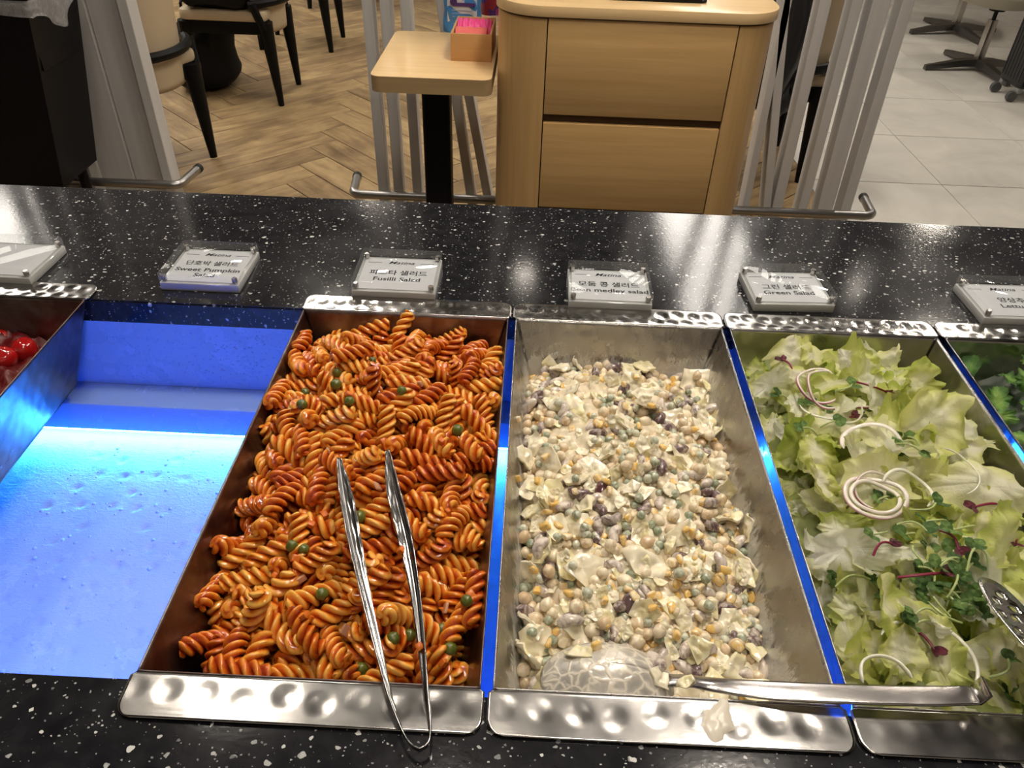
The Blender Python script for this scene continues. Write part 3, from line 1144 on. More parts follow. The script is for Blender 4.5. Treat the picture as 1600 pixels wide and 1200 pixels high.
def bowl_fn(u, v):
    w = 2 * PI * u
    r = v ** 0.8
    ax, ay = 0.0500, 0.034
    x, y = ax * r * math.cos(w), ay * r * math.sin(w)
    z = 0.0265 * (1 - r ** 2.2)
    return Vector((bc.x + x, bc.y + 0.006 + y, 0.8515 + z))
bo = link('bowl', grid_mesh(40, 14, bowl_fn, t.m), sp)
solid(bo, 0.001, 0)
hp = [Vector((bc.x + 0.036, bc.y + 0.006, 0.858)), at_z(1072, 1062, 0.872), at_z(1130, 1070, 0.884), at_z(1210, 1078, 0.8895), at_z(1330, 1084, 0.8925), at_z(1450, 1087, 0.8935), at_z(1522, 1086, 0.894)]
strip(hp, [0.012, 0.011, 0.0125, 0.0150, 0.0155, 0.0155, 0.0150], [-0.001, -0.0015, -0.0015, -0.001, -0.0006, -0.0004, -0.0002], [-0.12] * 7, mat_steel('spoon_handle_steel', rough=(0.16, 0.28), color=(0.58, 0.55, 0.53)), 'handle', sp, 0, 0.0016)
h0 = hp[-1]
MB().box((0.0012, 0.0, 0.006), (0.0030, 0.0150, 0.013), 0.0009, M=Matrix.Translation(h0) @ Matrix.Rotation(0.25, 4, 'Y')).build('hook', M_CHROME, sp)

# perforated salad server, right edge
sv = thing('perforated_server', 'perforated steel salad server resting on the lettuce, at the right edge', 'serving tongs', (0, 0, 0))
from mathutils.geometry import delaunay_2d_cdt
def perforated(L, Wd, holes, hr):
    pts, edges = [], []
    N = 40
    out = []
    for k in range(N):
        w = 2 * PI * k / N
        out.append(Vector((L / 2 * math.copysign(abs(math.cos(w)) ** 0.8, math.cos(w)), Wd / 2 * math.copysign(abs(math.sin(w)) ** 0.8, math.sin(w)))))
    pts += out
    edges += [(k, (k + 1) % N) for k in range(N)]
    for hx, hy in holes:
        k0 = len(pts)
        for k in range(12):
            pts.append(Vector((hx + hr * math.cos(2 * PI * k / 12), hy + hr * math.sin(2 * PI * k / 12))))
        edges += [(k0 + k, k0 + (k + 1) % 12) for k in range(12)]
    for a in range(-16, 17):
        for b_ in range(-9, 10):
            p = Vector((a * 0.0035, b_ * 0.0032))
            if (p.x / (L / 2)) ** 2 + (p.y / (Wd / 2)) ** 2 < 0.8 and all((p - Vector(h)).length > hr * 1.35 for h in holes):
                pts.append(p)
    r = delaunay_2d_cdt(pts, edges, [], 0, 1e-6)
    V, F = r[0], []
    for f in r[2]:
        c = sum((V[i] for i in f), Vector((0, 0))) / len(f)
        if any((c - Vector(h)).length < hr * 0.97 for h in holes):
            continue
        if abs(c.x / (L / 2)) ** 2.5 + abs(c.y / (Wd / 2)) ** 2.5 > 1.0:
            continue
        F.append(tuple(f))
    return [Vector((p.x, p.y, 6.5 * p.y * p.y + 1.6 * p.x * p.x)) for p in V], F
holes = [(-0.034, 0.003), (-0.026, -0.007), (-0.022, 0.007), (-0.013, -0.012), (-0.012, 0.001), (-0.009, 0.013), (0.001, -0.008), (0.002, 0.006), (0.013, 0.0), (0.012, -0.013), (0.013, 0.013), (0.024, 0.006), (0.024, -0.007)]
V, F = perforated(0.098, 0.040, holes, 0.0033)
a0, a1 = at_z(1538, 912, 0.912), at_z(1640, 1035, 0.922)
ax = (a1 - a0).normalized()
ay = Vector((0, 0, 1)).cross(ax).normalized()
az = ax.cross(ay)
Mx = Matrix.Translation(a0 + ax * 0.047) @ Matrix((ax, ay, az)).transposed().to_4x4() @ Matrix.Rotation(-0.35, 4, 'X')
pl = link('scoop', mk([Mx @ p for p in V], F, mat_steel('server_steel', rough=(0.15, 0.28), color=(0.5, 0.49, 0.48)), True, 60), sv)
solid(pl, 0.0012, 0)
strip([a0 + ax * 0.088, a0 + ax * 0.12 + Vector((0, 0, 0.006)), a0 + ax * 0.22 + Vector((0, 0, 0.012)), a0 + ax * 0.26 + Vector((0, 0, 0.012))], [0.022, 0.016, 0.013, 0.012], [0.002, 0.002, 0.0015, 0.001], [0, 0, 0, 0], M_TONG, 'server_handle', sv)

# a lump of dressing dropped on the front flange of the bean pan
def splat(u, v):
    w = 2 * PI * u
    p = at_z(1122, 1128, RIM_Z)
    r = v * (0.0105 + 0.008 * noise.noise(Vector((math.cos(w) * 0.9, math.sin(w) * 0.9, 4.0))) + 0.0016 * noise.noise(Vector((math.cos(w) * 4, math.sin(w) * 4, 1.0))))
    z = 0.0022 * (1 - v ** 3) + 0.0009 * noise.noise(Vector((r * 300 * math.cos(w), r * 300 * math.sin(w), 2.0))) * (1 - v)
    return Vector((p.x + r * math.cos(w) * 1.1, p.y + r * math.sin(w) * 1.25, RIM_Z + 0.0002 + z * (v < 1)))
M_MAYO = NT('mayonnaise').set(color=(0.72, 0.66, 0.55), rough=0.22, sss=0.15, ssr=(0.8, 0.7, 0.5), sscale=0.003).m
tag(link('dressing_splat', grid_mesh(30, 8, splat, M_MAYO)), 'smeared splat of white dressing on the front edge of the bean pan', 'spill')
# ------------------------------------------------------------------ food
DG = bpy.context.evaluated_depsgraph_get


def on_food(px, py, lift=0.0):
    """the point of what already lies in the pans that is seen at a pixel of the photograph, and its normal"""
    bpy.context.view_layer.update()
    ok, p, n, i, o, m = S.ray_cast(DG(), EYE, ray(px, py).normalized())
    global LAST_HIT
    LAST_HIT = o.name if o else ''
    return p - ray(px, py).normalized() * lift, n


def rebase(t, loc):
    loc = Vector(loc)
    t.location = loc
    for c in t.children:
        c.location = c.location - loc


rebase(tg, LP[5])
rebase(sp, (bc.x, bc.y, 0.852))
rebase(sv, a0)


def place(name, me, loc, rot, label, cat, group, scale=1.0, parent=None):
    o = link(name, me)
    o.location = loc
    o.rotation_mode = 'QUATERNION'
    o.rotation_quaternion = rot
    if scale != 1.0:
        o.scale = (scale, scale, scale) if not isinstance(scale, tuple) else scale
    return tag(o, label, cat, group)


def zone(ip, p):
    """where in its pan a piece lies, in words"""
    x0, x1 = pan_x(ip)
    u, v = (p[0] - x0) / (x1 - x0), p[1] / PAN_Y1
    a = 'by the left wall' if u < 0.30 else ('by the right wall' if u > 0.70 else 'mid-heap')
    b = 'at the rear' if v > 0.80 else ('rear of centre' if v > 0.62 else ('at mid-length' if v > 0.42 else ('front of centre' if v > 0.22 else 'at the front')))
    return a + ', ' + b


def lean(q):
    """how an elongated piece lies, in words"""
    d = q @ Vector((1, 0, 0))
    if abs(d.z) > 0.62:
        return 'tipped up'
    a = math.degrees(math.atan2(d.y, d.x)) % 180
    return 'crosswise' if a < 25 or a > 155 else ('lengthwise' if 65 < a < 115 else ('slanting right' if a <= 65 else 'slanting left'))


def keep_inside(o, ip):
    """push a leaf back between the sloping side walls of its pan"""
    bpy.context.view_layer.update()
    x0, x1 = pan_x(ip)
    mw = o.matrix_world
    lo = hi = 0.0
    for v in o.data.vertices:
        p = mw @ v.co
        if p.z < RIM_Z + 0.002:
            i = TAPER * max(0.0, RIM_Z - p.z) + 0.0015
            lo = max(lo, x0 + i - p.x)
            hi = max(hi, p.x - (x1 - i))
    o.location.x += min(lo, 0.03) - min(hi, 0.03)
    return o


def unpack(s, q=0):
    d = [int(x) for x in s.split()]
    return [((d[i] / 1e4, d[i + 1] / 1e4, d[i + 2] / 1e4), Quaternion([w / 100 for w in d[i + 3:i + 7]]).normalized()) for i in range(0, len(d), 7)]


# resting places of the loose food (position in 0.1 mm, quaternion in hundredths), from a settling simulation
REST = {
    'fusilli': '''970 3834 8711 7 -11 -18 98 885 898 8357 98 -15 -8 6 1515 2406 8691 14 -14 1 -98 1721 3977 8595 32 32 87 20 554 1592 8423 19 20 -15 -95 1732 2094 8597 37 -6 -51 77 1547 2833 8732 42 -14 -46 77 1582 3339 8729 51 -38 45 -63 2086 807 8208 7 -69 72 6 1078 3314 8758 50 -68 -43 32 2027 2444 8508 78 53 15 -28 355 2268 8490 67 74 -5 2 1948 593 8286 1 -7 13 99 2295 2325 8495 61 25 55 50 1288 783 8358 59 68 -27 -34 2194 3165 8443 34 77 55 2 425 2013 8510 99 15 -5 6 2155 1729 8475 7 14 25 -95 1338 2612 8736 3 52 -85 -5 889 1989 8687 72 67 15 -6 1652 1214 8519 44 65 13 61 820 3588 8698 16 -41 88 -20 755 2517 8644 35 -63 -65 25 2055 486 8226 80 -59 -7 -8 1070 1051 8418 38 92 4 6 864 2886 8712 15 23 92 30 2199 2058 8527 16 -29 -6 94 1313 282 8340 5 94 -30 18 265 782 8281 37 -49 -67 -43 814 799 8451 71 3 25 -66 2263 1485 8383 68 -33 -54 37 299 2832 8578 26 -7 -90 35 576 568 8217 66 -73 -7 -17 346 2142 8516 2 15 2 -99 420 732 8336 92 28 2 27 1071 2183 8671 54 -71 37 -28 2023 2228 8500 8 -20 13 -97 1526 2477 8800 49 -30 -8 -81 1798 1753 8592 51 -76 6 39 934 1654 8598 82 12 17 53 1211 2634 8785 40 42 -71 -41 885 426 8338 57 -37 -22 70 1241 1728 8586 59 -31 -46 59 405 1661 8372 92 19 -21 25 631 1423 8534 36 74 -30 47 1308 2096 8761 58 6 27 -76 1942 2872 8586 56 74 -9 -37 961 2383 8791 4 -16 -48 86 2209 864 8174 16 67 -66 -30 1606 3948 8664 8 -82 53 -17 2043 715 8344 88 29 -37 5 838 535 8457 13 17 -93 31 1642 3257 8850 5 3 -20 98 2039 3359 8687 95 12 -8 -27 1671 343 8305 9 77 62 -16 983 2618 8828 11 -35 75 -55 2194 2643 8588 6 -19 15 97 1441 2851 8852 39 19 22 87 1332 3774 8733 89 -18 -1 41 1125 756 8412 70 24 18 -64 542 2338 8697 30 21 2 -93 2042 4081 8568 11 -15 -67 -71 746 349 8331 40 -33 -72 46 1654 1036 8524 97 -19 15 3 1449 2030 8781 78 52 26 21 1918 3258 8698 97 13 -7 -20 378 1134 8398 12 -22 -29 92 1113 1739 8634 56 -38 -54 50 982 4329 8447 35 25 -29 -86 1010 1951 8772 24 75 53 32 518 2610 8690 29 10 24 -92 711 3474 8805 22 -91 32 -14 1945 364 8227 5 5 95 -29 977 2224 8843 29 -41 81 29 2086 844 8353 17 -11 47 86 1554 686 8373 25 -17 -91 -28 1831 3100 8761 8 -14 86 48 433 2805 8657 21 -18 -14 -95 330 915 8365 44 -34 -5 83 2111 2371 8597 1 -44 83 -34 370 3308 8617 86 -15 20 44 1389 4415 8481 83 -43 -32 15 1549 3416 8853 30 -17 93 7 933 1098 8517 4 -5 70 71 1572 397 8396 94 32 -10 11 1743 2417 8748 69 37 22 58 262 2284 8614 51 -11 5 85 547 3350 8598 3 -81 -57 -7 982 4003 8698 7 -93 -18 33 985 865 8594 42 7 -9 90 483 3811 8690 80 -50 -13 -30 1819 332 8364 61 -8 -10 -78 686 1565 8629 39 88 -1 28 2297 4353 8495 7 -65 -62 43 1781 2383 8865 20 30 14 92 1722 2767 8793 25 -69 41 -54 704 3277 8800 38 3 -74 55 1542 3771 8757 57 48 31 59 1649 1518 8640 16 -94 31 -1 200 942 8499 66 10 -36 -65 2344 3271 8654 52 -60 -22 -57 552 395 8323 79 -10 13 -59 326 3713 8585 3 6 56 82 2032 2880 8681 41 32 26 81 903 1278 8591 10 -8 -72 69 1709 1997 8717 35 -55 70 -29 1977 2003 8660 56 17 26 -77 1702 694 8434 46 60 48 44 1243 2170 8882 57 -69 -9 -43 2031 1470 8528 72 63 28 -7 610 3262 8695 52 53 -30 -60 1076 427 8406 32 -16 -27 -90 2066 1215 8446 16 -97 -2 20 534 1832 8538 9 -10 97 -21 2208 2367 8715 95 -29 9 9 1451 1173 8585 26 93 -5 24 1868 977 8372 88 7 -12 45 346 2321 8720 54 -19 9 82 1153 1924 8796 70 32 19 61 1722 270 8498 67 -68 -22 19 1740 4392 8502 36 -1 -2 -93 743 290 8572 60 -49 -49 39 419 2604 8808 80 -31 30 -43 2198 2963 8611 25 -73 61 -18 602 356 8445 50 -1 -14 86 1864 2069 8714 40 -48 49 -61 1067 4266 8575 35 -16 -9 -92 844 3021 8847 63 76 -16 -8 554 950 8423 93 -10 29 20 997 651 8514 19 -14 -90 37 468 3077 8687 85 -44 -25 -17 984 2461 8911 87 -30 -13 36 2110 4132 8665 51 67 53 6 995 3400 8830 48 -77 0 -43 2096 1533 8620 36 25 74 51 1574 470 8514 96 18 -22 -1 324 3582 8648 55 83 2 4 1981 457 8393 60 -12 -31 73 2212 2500 8706 56 -82 -12 -1 1914 2408 8910 27 -45 -65 55 301 1607 8463 30 -43 -58 63 1736 2981 8821 8 -1 86 50 1414 3428 8904 88 -32 -35 8 1317 4280 8552 64 -10 -35 68 2152 1140 8516 6 25 -14 96 1728 1543 8748 90 30 -6 -30 2212 3540 8550 55 -9 33 76 603 3957 8843 80 46 -26 -28 363 1277 8420 63 69 -35 5 891 1867 8848 54 49 -54 -42 1891 813 8409 76 -43 -39 28 1928 1287 8645 86 -39 -32 -10 686 1199 8551 11 -60 -43 66 1501 3535 8830 23 93 9 27 1107 1422 8647 30 95 7 4 2140 1970 8607 53 -41 72 -14 364 1952 8639 35 -6 5 93 1046 234 8470 17 16 -96 16 1659 764 8558 37 26 -24 -86 2265 4058 8636 73 47 6 49 915 4419 8534 26 -36 80 40 2243 2831 8780 52 -76 37 15 1026 2024 8924 33 13 41 84 2048 618 8505 20 33 25 89 307 3446 8660 98 19 -8 3 290 3061 8713 90 31 -30 -2 2144 2621 8704 84 -49 -23 -2 1081 790 8697 3 -35 79 -49 388 325 8407 46 -59 -66 -7 904 1456 8773 96 24 -4 -11 393 4230 8543 19 -30 -91 22 2211 3544 8696 34 -93 -10 -6 1398 1060 8643 85 -32 -41 3 1725 3702 8754 91 -18 37 2 950 3646 8829 43 81 -14 -37 1903 4248 8537 53 52 -23 -63 548 2146 8686 32 -81 -30 39 464 1025 8568 74 66 -2 12 1075 2708 8931 97 -21 9 -10 1716 3030 8940 36 -20 43 -81 2228 1577 8616 69 -57 24 -37 2147 1332 8493 44 88 9 -12 1366 354 8476 84 -37 3 -38 1549 1461 8730 4 24 73 -64 1610 915 8616 77 -45 -38 24 1187 365 8527 39 2 1 92 446 3983 8616 95 8 -30 -6 2188 1827 8645 58 81 2 -6 920 2904 8968 72 -69 -6 -4 1492 3118 8866 2 8 -49 87 458 3796 8823 15 53 84 -5 2029 1034 8506 15 35 -47 80 1008 1140 8682 45 40 28 74 511 2294 8812 62 71 -16 -28 1646 2772 8931 61 -73 -14 28 1774 2216 8849 60 -79 12 -3 481 1565 8648 73 -12 -23 -63 199 1403 8502 6 -77 -38 51 1360 600 8498 88 -32 -25 -25 1142 1131 8713 35 61 66 26 887 515 8608 90 27 -14 -32 1376 1386 8799 24 9 46 -85 860 1268 8814 47 -45 -72 23 133 3193 8748 27 68 68 11 1942 3624 8732 72 16 55 -39 1497 3200 8971 59 81 0 -3 627 2897 8788 10 38 54 74 1455 942 8691 8 25 -17 -95 2283 3690 8724 16 -39 22 88 584 2709 8858 65 -50 -6 -56 1905 2608 8734 48 8 71 51 1313 3574 8838 90 6 15 40 2074 1842 8813 67 -14 3 -73 1164 637 8633 25 -3 40 -88 2215 1008 8547 89 -19 -27 33 360 4132 8625 7 -9 -14 98 2082 3678 8794 38 -70 -52 30 616 725 8544 19 17 51 -82 2116 1570 8751 28 80 52 10 2004 2885 8824 60 38 -6 -71 897 1699 8740 92 -27 17 -25 466 4318 8646 83 27 -41 -27 2207 3845 8670 19 10 -24 -95 1764 691 8633 40 -75 -1 52 1387 1841 8742 23 -17 47 -84 829 4566 8655 11 -16 85 49 781 4278 8585 58 -37 36 -63 760 2252 8825 70 -25 40 -53 2226 332 8234 61 -1 75 -25 1811 4246 8646 11 -42 66 61 288 471 8470 21 -86 -24 39 1405 4344 8692 70 -21 3 69 616 2361 8896 22 53 78 24 874 2621 8954 28 12 94 -13 1248 1182 8618 77 -34 -27 47 598 1731 8776 36 36 -65 -56 705 870 8631 23 17 61 -74 627 1226 8681 86 -43 -26 13 1379 2562 8925 45 -55 -70 -8 1354 3993 8775 7 27 5 -96 1318 424 8590 51 -2 20 84 1444 2970 8996 92 -22 -3 32 1448 1698 8709 24 21 -48 -82 1215 4528 8725 36 38 4 -85 1220 4210 8630 51 52 23 65 1440 1917 8899 81 45 21 32 1786 4455 8667 93 28 -21 13 273 3964 8656 35 -81 -45 -13 1899 1743 8749 26 -93 21 10 198 2658 8506 40 -46 -72 -33 399 2904 8752 48 -32 51 64 689 135 8672 6 -1 -30 95 2285 3066 8714 22 -56 -79 -9 370 3726 8758 36 -77 41 -32 625 2037 8724 0 -49 82 -31 1453 1258 8737 99 -6 2 15 806 4055 8822 28 -35 -18 -87 653 614 8665 47 68 -25 50 1909 2833 8897 58 -26 73 -25 1393 788 8612 27 42 43 -75 1153 3210 8918 53 44 -49 54 2249 748 8546 54 21 -39 -72 1908 1575 8704 30 33 61 -65 2148 317 8413 61 -22 -72 25 311 1766 8628 27 -90 8 -32 327 1313 8546 68 -63 -35 13 594 4530 8492 10 97 -4 -22 2348 859 8669 30 -66 -67 16 1054 1069 8818 95 7 -22 23 2150 2505 8830 40 26 55 68 1103 459 8708 31 -30 -82 38 1556 1870 8840 47 -81 -31 15 1638 4188 8715 49 -65 -25 53 918 3539 8891 8 7 79 60 1101 2783 9033 12 98 -4 -12 1448 2804 8982 40 18 33 -84 2076 4326 8616 29 -39 51 -71 916 3132 8880 90 41 -6 -14 572 292 8566 61 -35 -44 55 1948 2047 8880 98 12 -14 -4 143 4191 8712 65 -32 -21 66 857 3629 9008 33 4 -26 -91 1457 1619 8832 31 -20 76 -53 1682 586 8590 23 24 -58 75 220 3727 8748 49 -70 34 -39''',
    'corn': '''4161 1712 8410 54 -63 48 -28 4746 2138 8196 38 4 14 91 3346 4120 8400 6 64 -43 -64 3927 2036 8500 77 -64 4 9 2878 3144 8361 80 -15 -28 50 3657 1039 8394 12 41 55 72 3348 2654 8540 38 -16 62 -67 3577 3273 8541 26 30 -69 -60 2930 3368 8399 28 33 -33 -84 3841 2319 8549 69 62 -14 -35 4618 1974 8260 86 -44 -24 -13 4339 2689 8410 18 36 69 60 3031 873 8263 25 -35 -77 48 3827 1171 8399 12 8 66 74 4164 971 8328 23 -8 -64 73 2867 536 8155 7 -11 47 87 2780 4468 8133 24 60 30 71 4164 1367 8384 72 -57 34 -19 4302 845 8260 63 -35 -49 48 3073 1231 8340 37 -25 59 -67 4613 1184 8193 34 30 63 -63 4188 3998 8390 71 48 -30 -41 4043 2097 8481 15 34 61 70 3434 3289 8542 55 -56 43 -45 3165 2622 8501 32 29 64 -64 3747 717 8323 69 69 13 19 4156 2469 8470 0 -13 70 -71 3898 3675 8493 69 46 -39 -40 3817 2166 8531 0 23 62 75 2963 4057 8311 76 51 -39 -2 4618 1854 8254 36 41 27 -79 4132 833 8311 80 -60 2 5 4322 732 8230 69 -54 -32 36 4733 989 8161 40 -86 -29 15 4110 3065 8491 67 39 -40 -50 3565 3850 8500 10 -12 65 -75 3454 2816 8554 27 27 -64 -67 3577 2988 8562 12 -58 4 -80 2916 4238 8251 14 -39 69 -59 4053 3262 8512 74 -35 -55 -16 4374 4067 8332 56 -47 -5 -68 3285 746 8316 69 66 25 -14 3742 2432 8559 59 -51 45 -44 4754 2070 8186 6 67 71 -22 3612 3328 8559 15 39 91 2 4620 1544 8227 26 -14 -61 -73 3181 1718 8443 6 -96 6 -26 4293 4250 8286 1 -47 -87 15 3484 1245 8425 83 -53 -13 10 4139 904 8340 60 -44 -64 20 3748 2666 8562 70 65 17 26 4456 2565 8371 44 -30 70 48 4372 2396 8411 18 84 -40 -32 3470 1161 8404 35 38 -54 -66 3396 4149 8376 56 -74 -22 31 3633 2353 8570 43 -60 -10 -67 4765 2828 8273 96 23 12 -11 3591 4252 8374 0 1 92 -39 3576 3181 8556 59 22 51 59 4650 1144 8176 26 39 48 -74 2897 3411 8380 39 49 -2 -78 3509 1151 8440 79 -41 -19 42 3309 4266 8331 41 15 -55 -71 3809 761 8340 30 -41 -71 48 3870 1028 8400 94 34 3 2 4109 1661 8435 54 -64 -45 29 3305 3772 8463 52 -39 46 -60 3582 1703 8490 70 71 -2 -4 3622 2721 8564 18 -18 -72 65 2911 1934 8332 59 -69 15 38 4328 2096 8389 74 -64 20 8 4386 1892 8358 62 47 -27 -57 3904 2113 8527 68 -33 -51 -42 3383 4248 8352 32 65 -45 -52 4424 1485 8311 44 -3 4 -90 4018 2855 8572 64 -65 30 -27 3183 4424 8322 60 61 -51 14 4060 2964 8507 57 -68 32 -34 2775 4356 8147 28 25 -17 -91 2724 2618 8296 27 39 84 -25 4365 415 8156 76 63 7 -9 4742 1344 8216 25 14 -36 -89 2860 3399 8337 74 63 16 -17 2927 4370 8253 44 -21 87 -8 3923 3341 8505 4 -24 64 -73 3966 421 8224 65 75 -7 -9 4487 431 8149 59 -38 -56 -44 2844 4452 8146 18 -54 -47 -67 4415 4249 8261 56 -9 -20 -80 4757 2403 8194 63 -47 -34 -51 3922 571 8281 11 42 50 75 4538 1936 8300 52 -6 6 -85 2754 1942 8230 97 10 -22 2 3393 2756 8556 18 -22 69 -67 3446 1701 8486 28 -51 -26 -77 3567 4196 8394 7 -4 57 82 4600 3275 8318 10 17 0 98 3070 1982 8435 80 -41 -36 25 2814 1658 8252 18 61 32 -70 3396 4310 8343 6 -36 46 81 4540 740 8191 65 -21 70 21 4003 865 8370 24 -64 50 53 3513 1307 8458 46 -80 37 -10 4480 3189 8356 70 -56 -10 44 3187 3147 8491 74 -66 -9 -14 2929 1359 8313 49 -74 19 41 4029 4239 8338 49 -26 82 -13 3647 1486 8468 9 14 61 78 2815 1973 8287 44 79 27 -34 2907 1019 8259 14 -84 -21 48 4714 2042 8215 16 66 -72 -14 4565 953 8216 94 -30 9 -12 3879 789 8343 25 -20 77 -55 4354 2540 8410 21 -37 69 -59 2792 3527 8346 57 -1 -48 -67 3259 1734 8454 55 -64 39 -37 3896 2650 8554 39 -71 -18 -56 3389 1643 8460 71 70 -2 9 4044 1190 8380 61 68 -15 -38 2843 3486 8300 15 54 -67 -48 3175 4200 8356 18 53 -19 80 3116 1703 8494 77 47 -30 -29 3094 3040 8458 45 58 -57 -37 3844 4508 8270 99 11 -3 -4 3005 691 8244 44 -22 -42 77 3268 1332 8424 40 -46 -32 -73''',
    'pea': '''4393 2466 8403 47 33 -80 -19 3846 3789 8499 86 6 9 50 4062 825 8332 19 -6 72 -67 3103 2972 8482 20 9 4 -98 3754 4344 8310 27 73 -50 -36 4551 1562 8265 30 52 1 -80 4659 1250 8188 82 -43 38 0 2964 4293 8240 9 70 -68 19 3661 1336 8459 5 2 -84 55 3691 2314 8580 40 77 14 -47 4394 2327 8397 35 73 56 19 4516 2108 8325 9 65 -68 -31 4674 1325 8196 63 53 -57 8 4482 3803 8340 42 74 27 -44 3318 4349 8307 6 -55 -73 40 3759 3266 8565 59 12 2 80 3884 1873 8502 15 -50 33 -78 3200 4403 8254 97 -16 -20 3 4335 3096 8429 11 26 64 -71 4533 3124 8345 54 -17 73 39 3837 3061 8559 14 50 9 -85 3670 2649 8574 87 -16 12 -45 3981 1737 8471 27 -70 53 -39 3937 1818 8488 63 62 17 44 4658 3956 8270 17 70 39 57 4479 1940 8336 52 34 37 -69 4485 1536 8294 24 43 -58 65 3298 4426 8264 53 55 -58 -27 2840 2914 8337 51 -83 9 20 3794 1266 8443 78 58 -21 -12 3372 1725 8485 7 9 97 19 3758 3718 8501 9 76 -40 50 4177 3918 8420 13 95 17 22 2878 4007 8311 31 37 -17 86 3027 1377 8358 34 -32 -65 60 3148 1993 8478 67 -6 -30 -68 3508 1779 8499 7 -41 90 -11 4506 1229 8261 23 77 -26 -54 4584 3979 8282 32 -73 -23 -56 2777 693 8127 20 21 -73 62 3950 2483 8549 54 46 -46 53 3353 2240 8534 64 48 21 56 4462 2486 8363 73 62 26 -12 2792 1338 8222 8 10 25 96 4671 1034 8174 51 -43 74 -5 4658 2441 8324 5 -60 64 48 4700 4050 8213 38 -68 28 57 4577 2556 8310 13 -96 18 19 4577 831 8194 29 -74 -60 14 2769 938 8156 70 -22 1 -68 2722 2326 8327 37 26 -69 -56 3870 3281 8541 46 40 -38 -70 4184 2604 8485 72 -37 38 -44 3564 928 8408 93 -6 -8 -34 4326 2451 8440 36 11 -91 19 2934 2954 8415 32 15 72 60 3241 4346 8287 70 46 -55 -1 4085 1382 8416 50 -34 -70 38 3670 1167 8418 71 -53 -9 45 4495 2830 8373 63 5 -19 -75 3466 1639 8494 10 -79 -33 51 4254 3214 8447 41 -49 70 34 4466 1860 8337 5 -94 29 16 3068 926 8315 44 -38 68 -44 4681 3167 8246 76 -37 -43 -33 3509 2766 8581 61 76 13 -17 3918 348 8222 48 -52 -21 -67 3701 1235 8434 19 -69 59 -37 4439 947 8260 3 -45 16 88 4624 3140 8284 26 96 -5 -1 3939 1670 8467 49 -67 -15 53 4730 1284 8161 46 52 -32 64 4419 873 8258 95 -28 -12 -9 3540 3583 8534 65 66 -37 5 4004 3355 8505 52 25 80 16 4772 2275 8307 61 70 -26 26 4314 3170 8423 35 48 -80 7 3887 2533 8560 16 -46 -48 74 3204 1660 8437 70 -61 28 23 3558 2237 8621 71 52 14 46 2998 1731 8394 33 60 63 -38 4240 4220 8294 74 13 31 58 3103 4194 8337 52 64 -7 -55 3620 1174 8480 18 -94 9 28 2730 3947 8300 2 -66 -7 -75 3798 2372 8572 42 11 13 89 2799 1754 8311 96 20 2 19 3554 2923 8574 7 57 81 -9 3998 2261 8524 0 -80 60 -1 2892 1087 8253 83 46 -13 28 4270 2074 8431 11 83 -3 -54 2743 1294 8257 42 80 -42 11 3621 3527 8542 63 -18 -27 71 4676 2024 8272 9 10 -51 85 4405 3687 8363 37 71 -60 -8 3473 3621 8523 18 3 78 60 3696 1413 8468 59 -15 51 60 3872 3133 8556 86 -3 25 45 2868 1209 8236 31 -16 94 5 3085 1327 8363 58 -44 -65 -22 3739 2056 8554 68 -22 -58 39 3897 1607 8470 41 -59 -38 -58 3437 778 8356 77 -43 46 -8 3700 2727 8580 1 -73 -18 -66 4742 1035 8206 12 62 -75 20 4247 1986 8432 17 79 -11 -58 4559 1185 8222 28 -76 42 41 4506 2739 8356 8 -83 12 -53 3145 1065 8343 97 0 -13 21 3022 2859 8450 46 46 -70 -30 4427 422 8186 9 -70 -52 48 2938 716 8220 23 21 -60 -74 4549 2493 8351 49 69 -54 0 4758 1814 8256 41 -84 4 36 3571 1188 8428 45 -29 -71 46 4676 1079 8235 39 -84 16 -34 3537 3486 8540 10 -30 24 92 4476 3087 8384 47 -29 -45 -70 2821 4085 8238 8 75 -60 -28 3250 4417 8319 7 85 42 30 3475 2929 8567 17 7 15 97 4631 2344 8288 31 -65 11 69 2728 1930 8305 62 -2 -23 75 4308 2622 8443 29 6 23 93 3688 2978 8616 46 -42 9 -78 3650 2825 8592 54 73 -26 -33 2740 3274 8270 91 -19 32 19 4578 650 8161 25 46 45 72 3140 1271 8375 53 -25 -58 -56 4420 2245 8390 81 16 56 -10 4344 3776 8385 72 32 59 -21 4636 3222 8281 55 18 41 71 4072 3434 8491 2 90 -39 -19 3982 745 8335 42 -17 87 19 3555 730 8369 25 20 -19 93 2808 3249 8387 61 -16 -73 24 3047 3354 8459 82 18 52 18 3649 1734 8517 88 10 -26 -39 2982 616 8225 23 -18 2 96 2948 572 8281 65 -46 55 26 4607 2586 8373 81 -39 9 44 4270 4339 8249 83 -36 -2 42''',
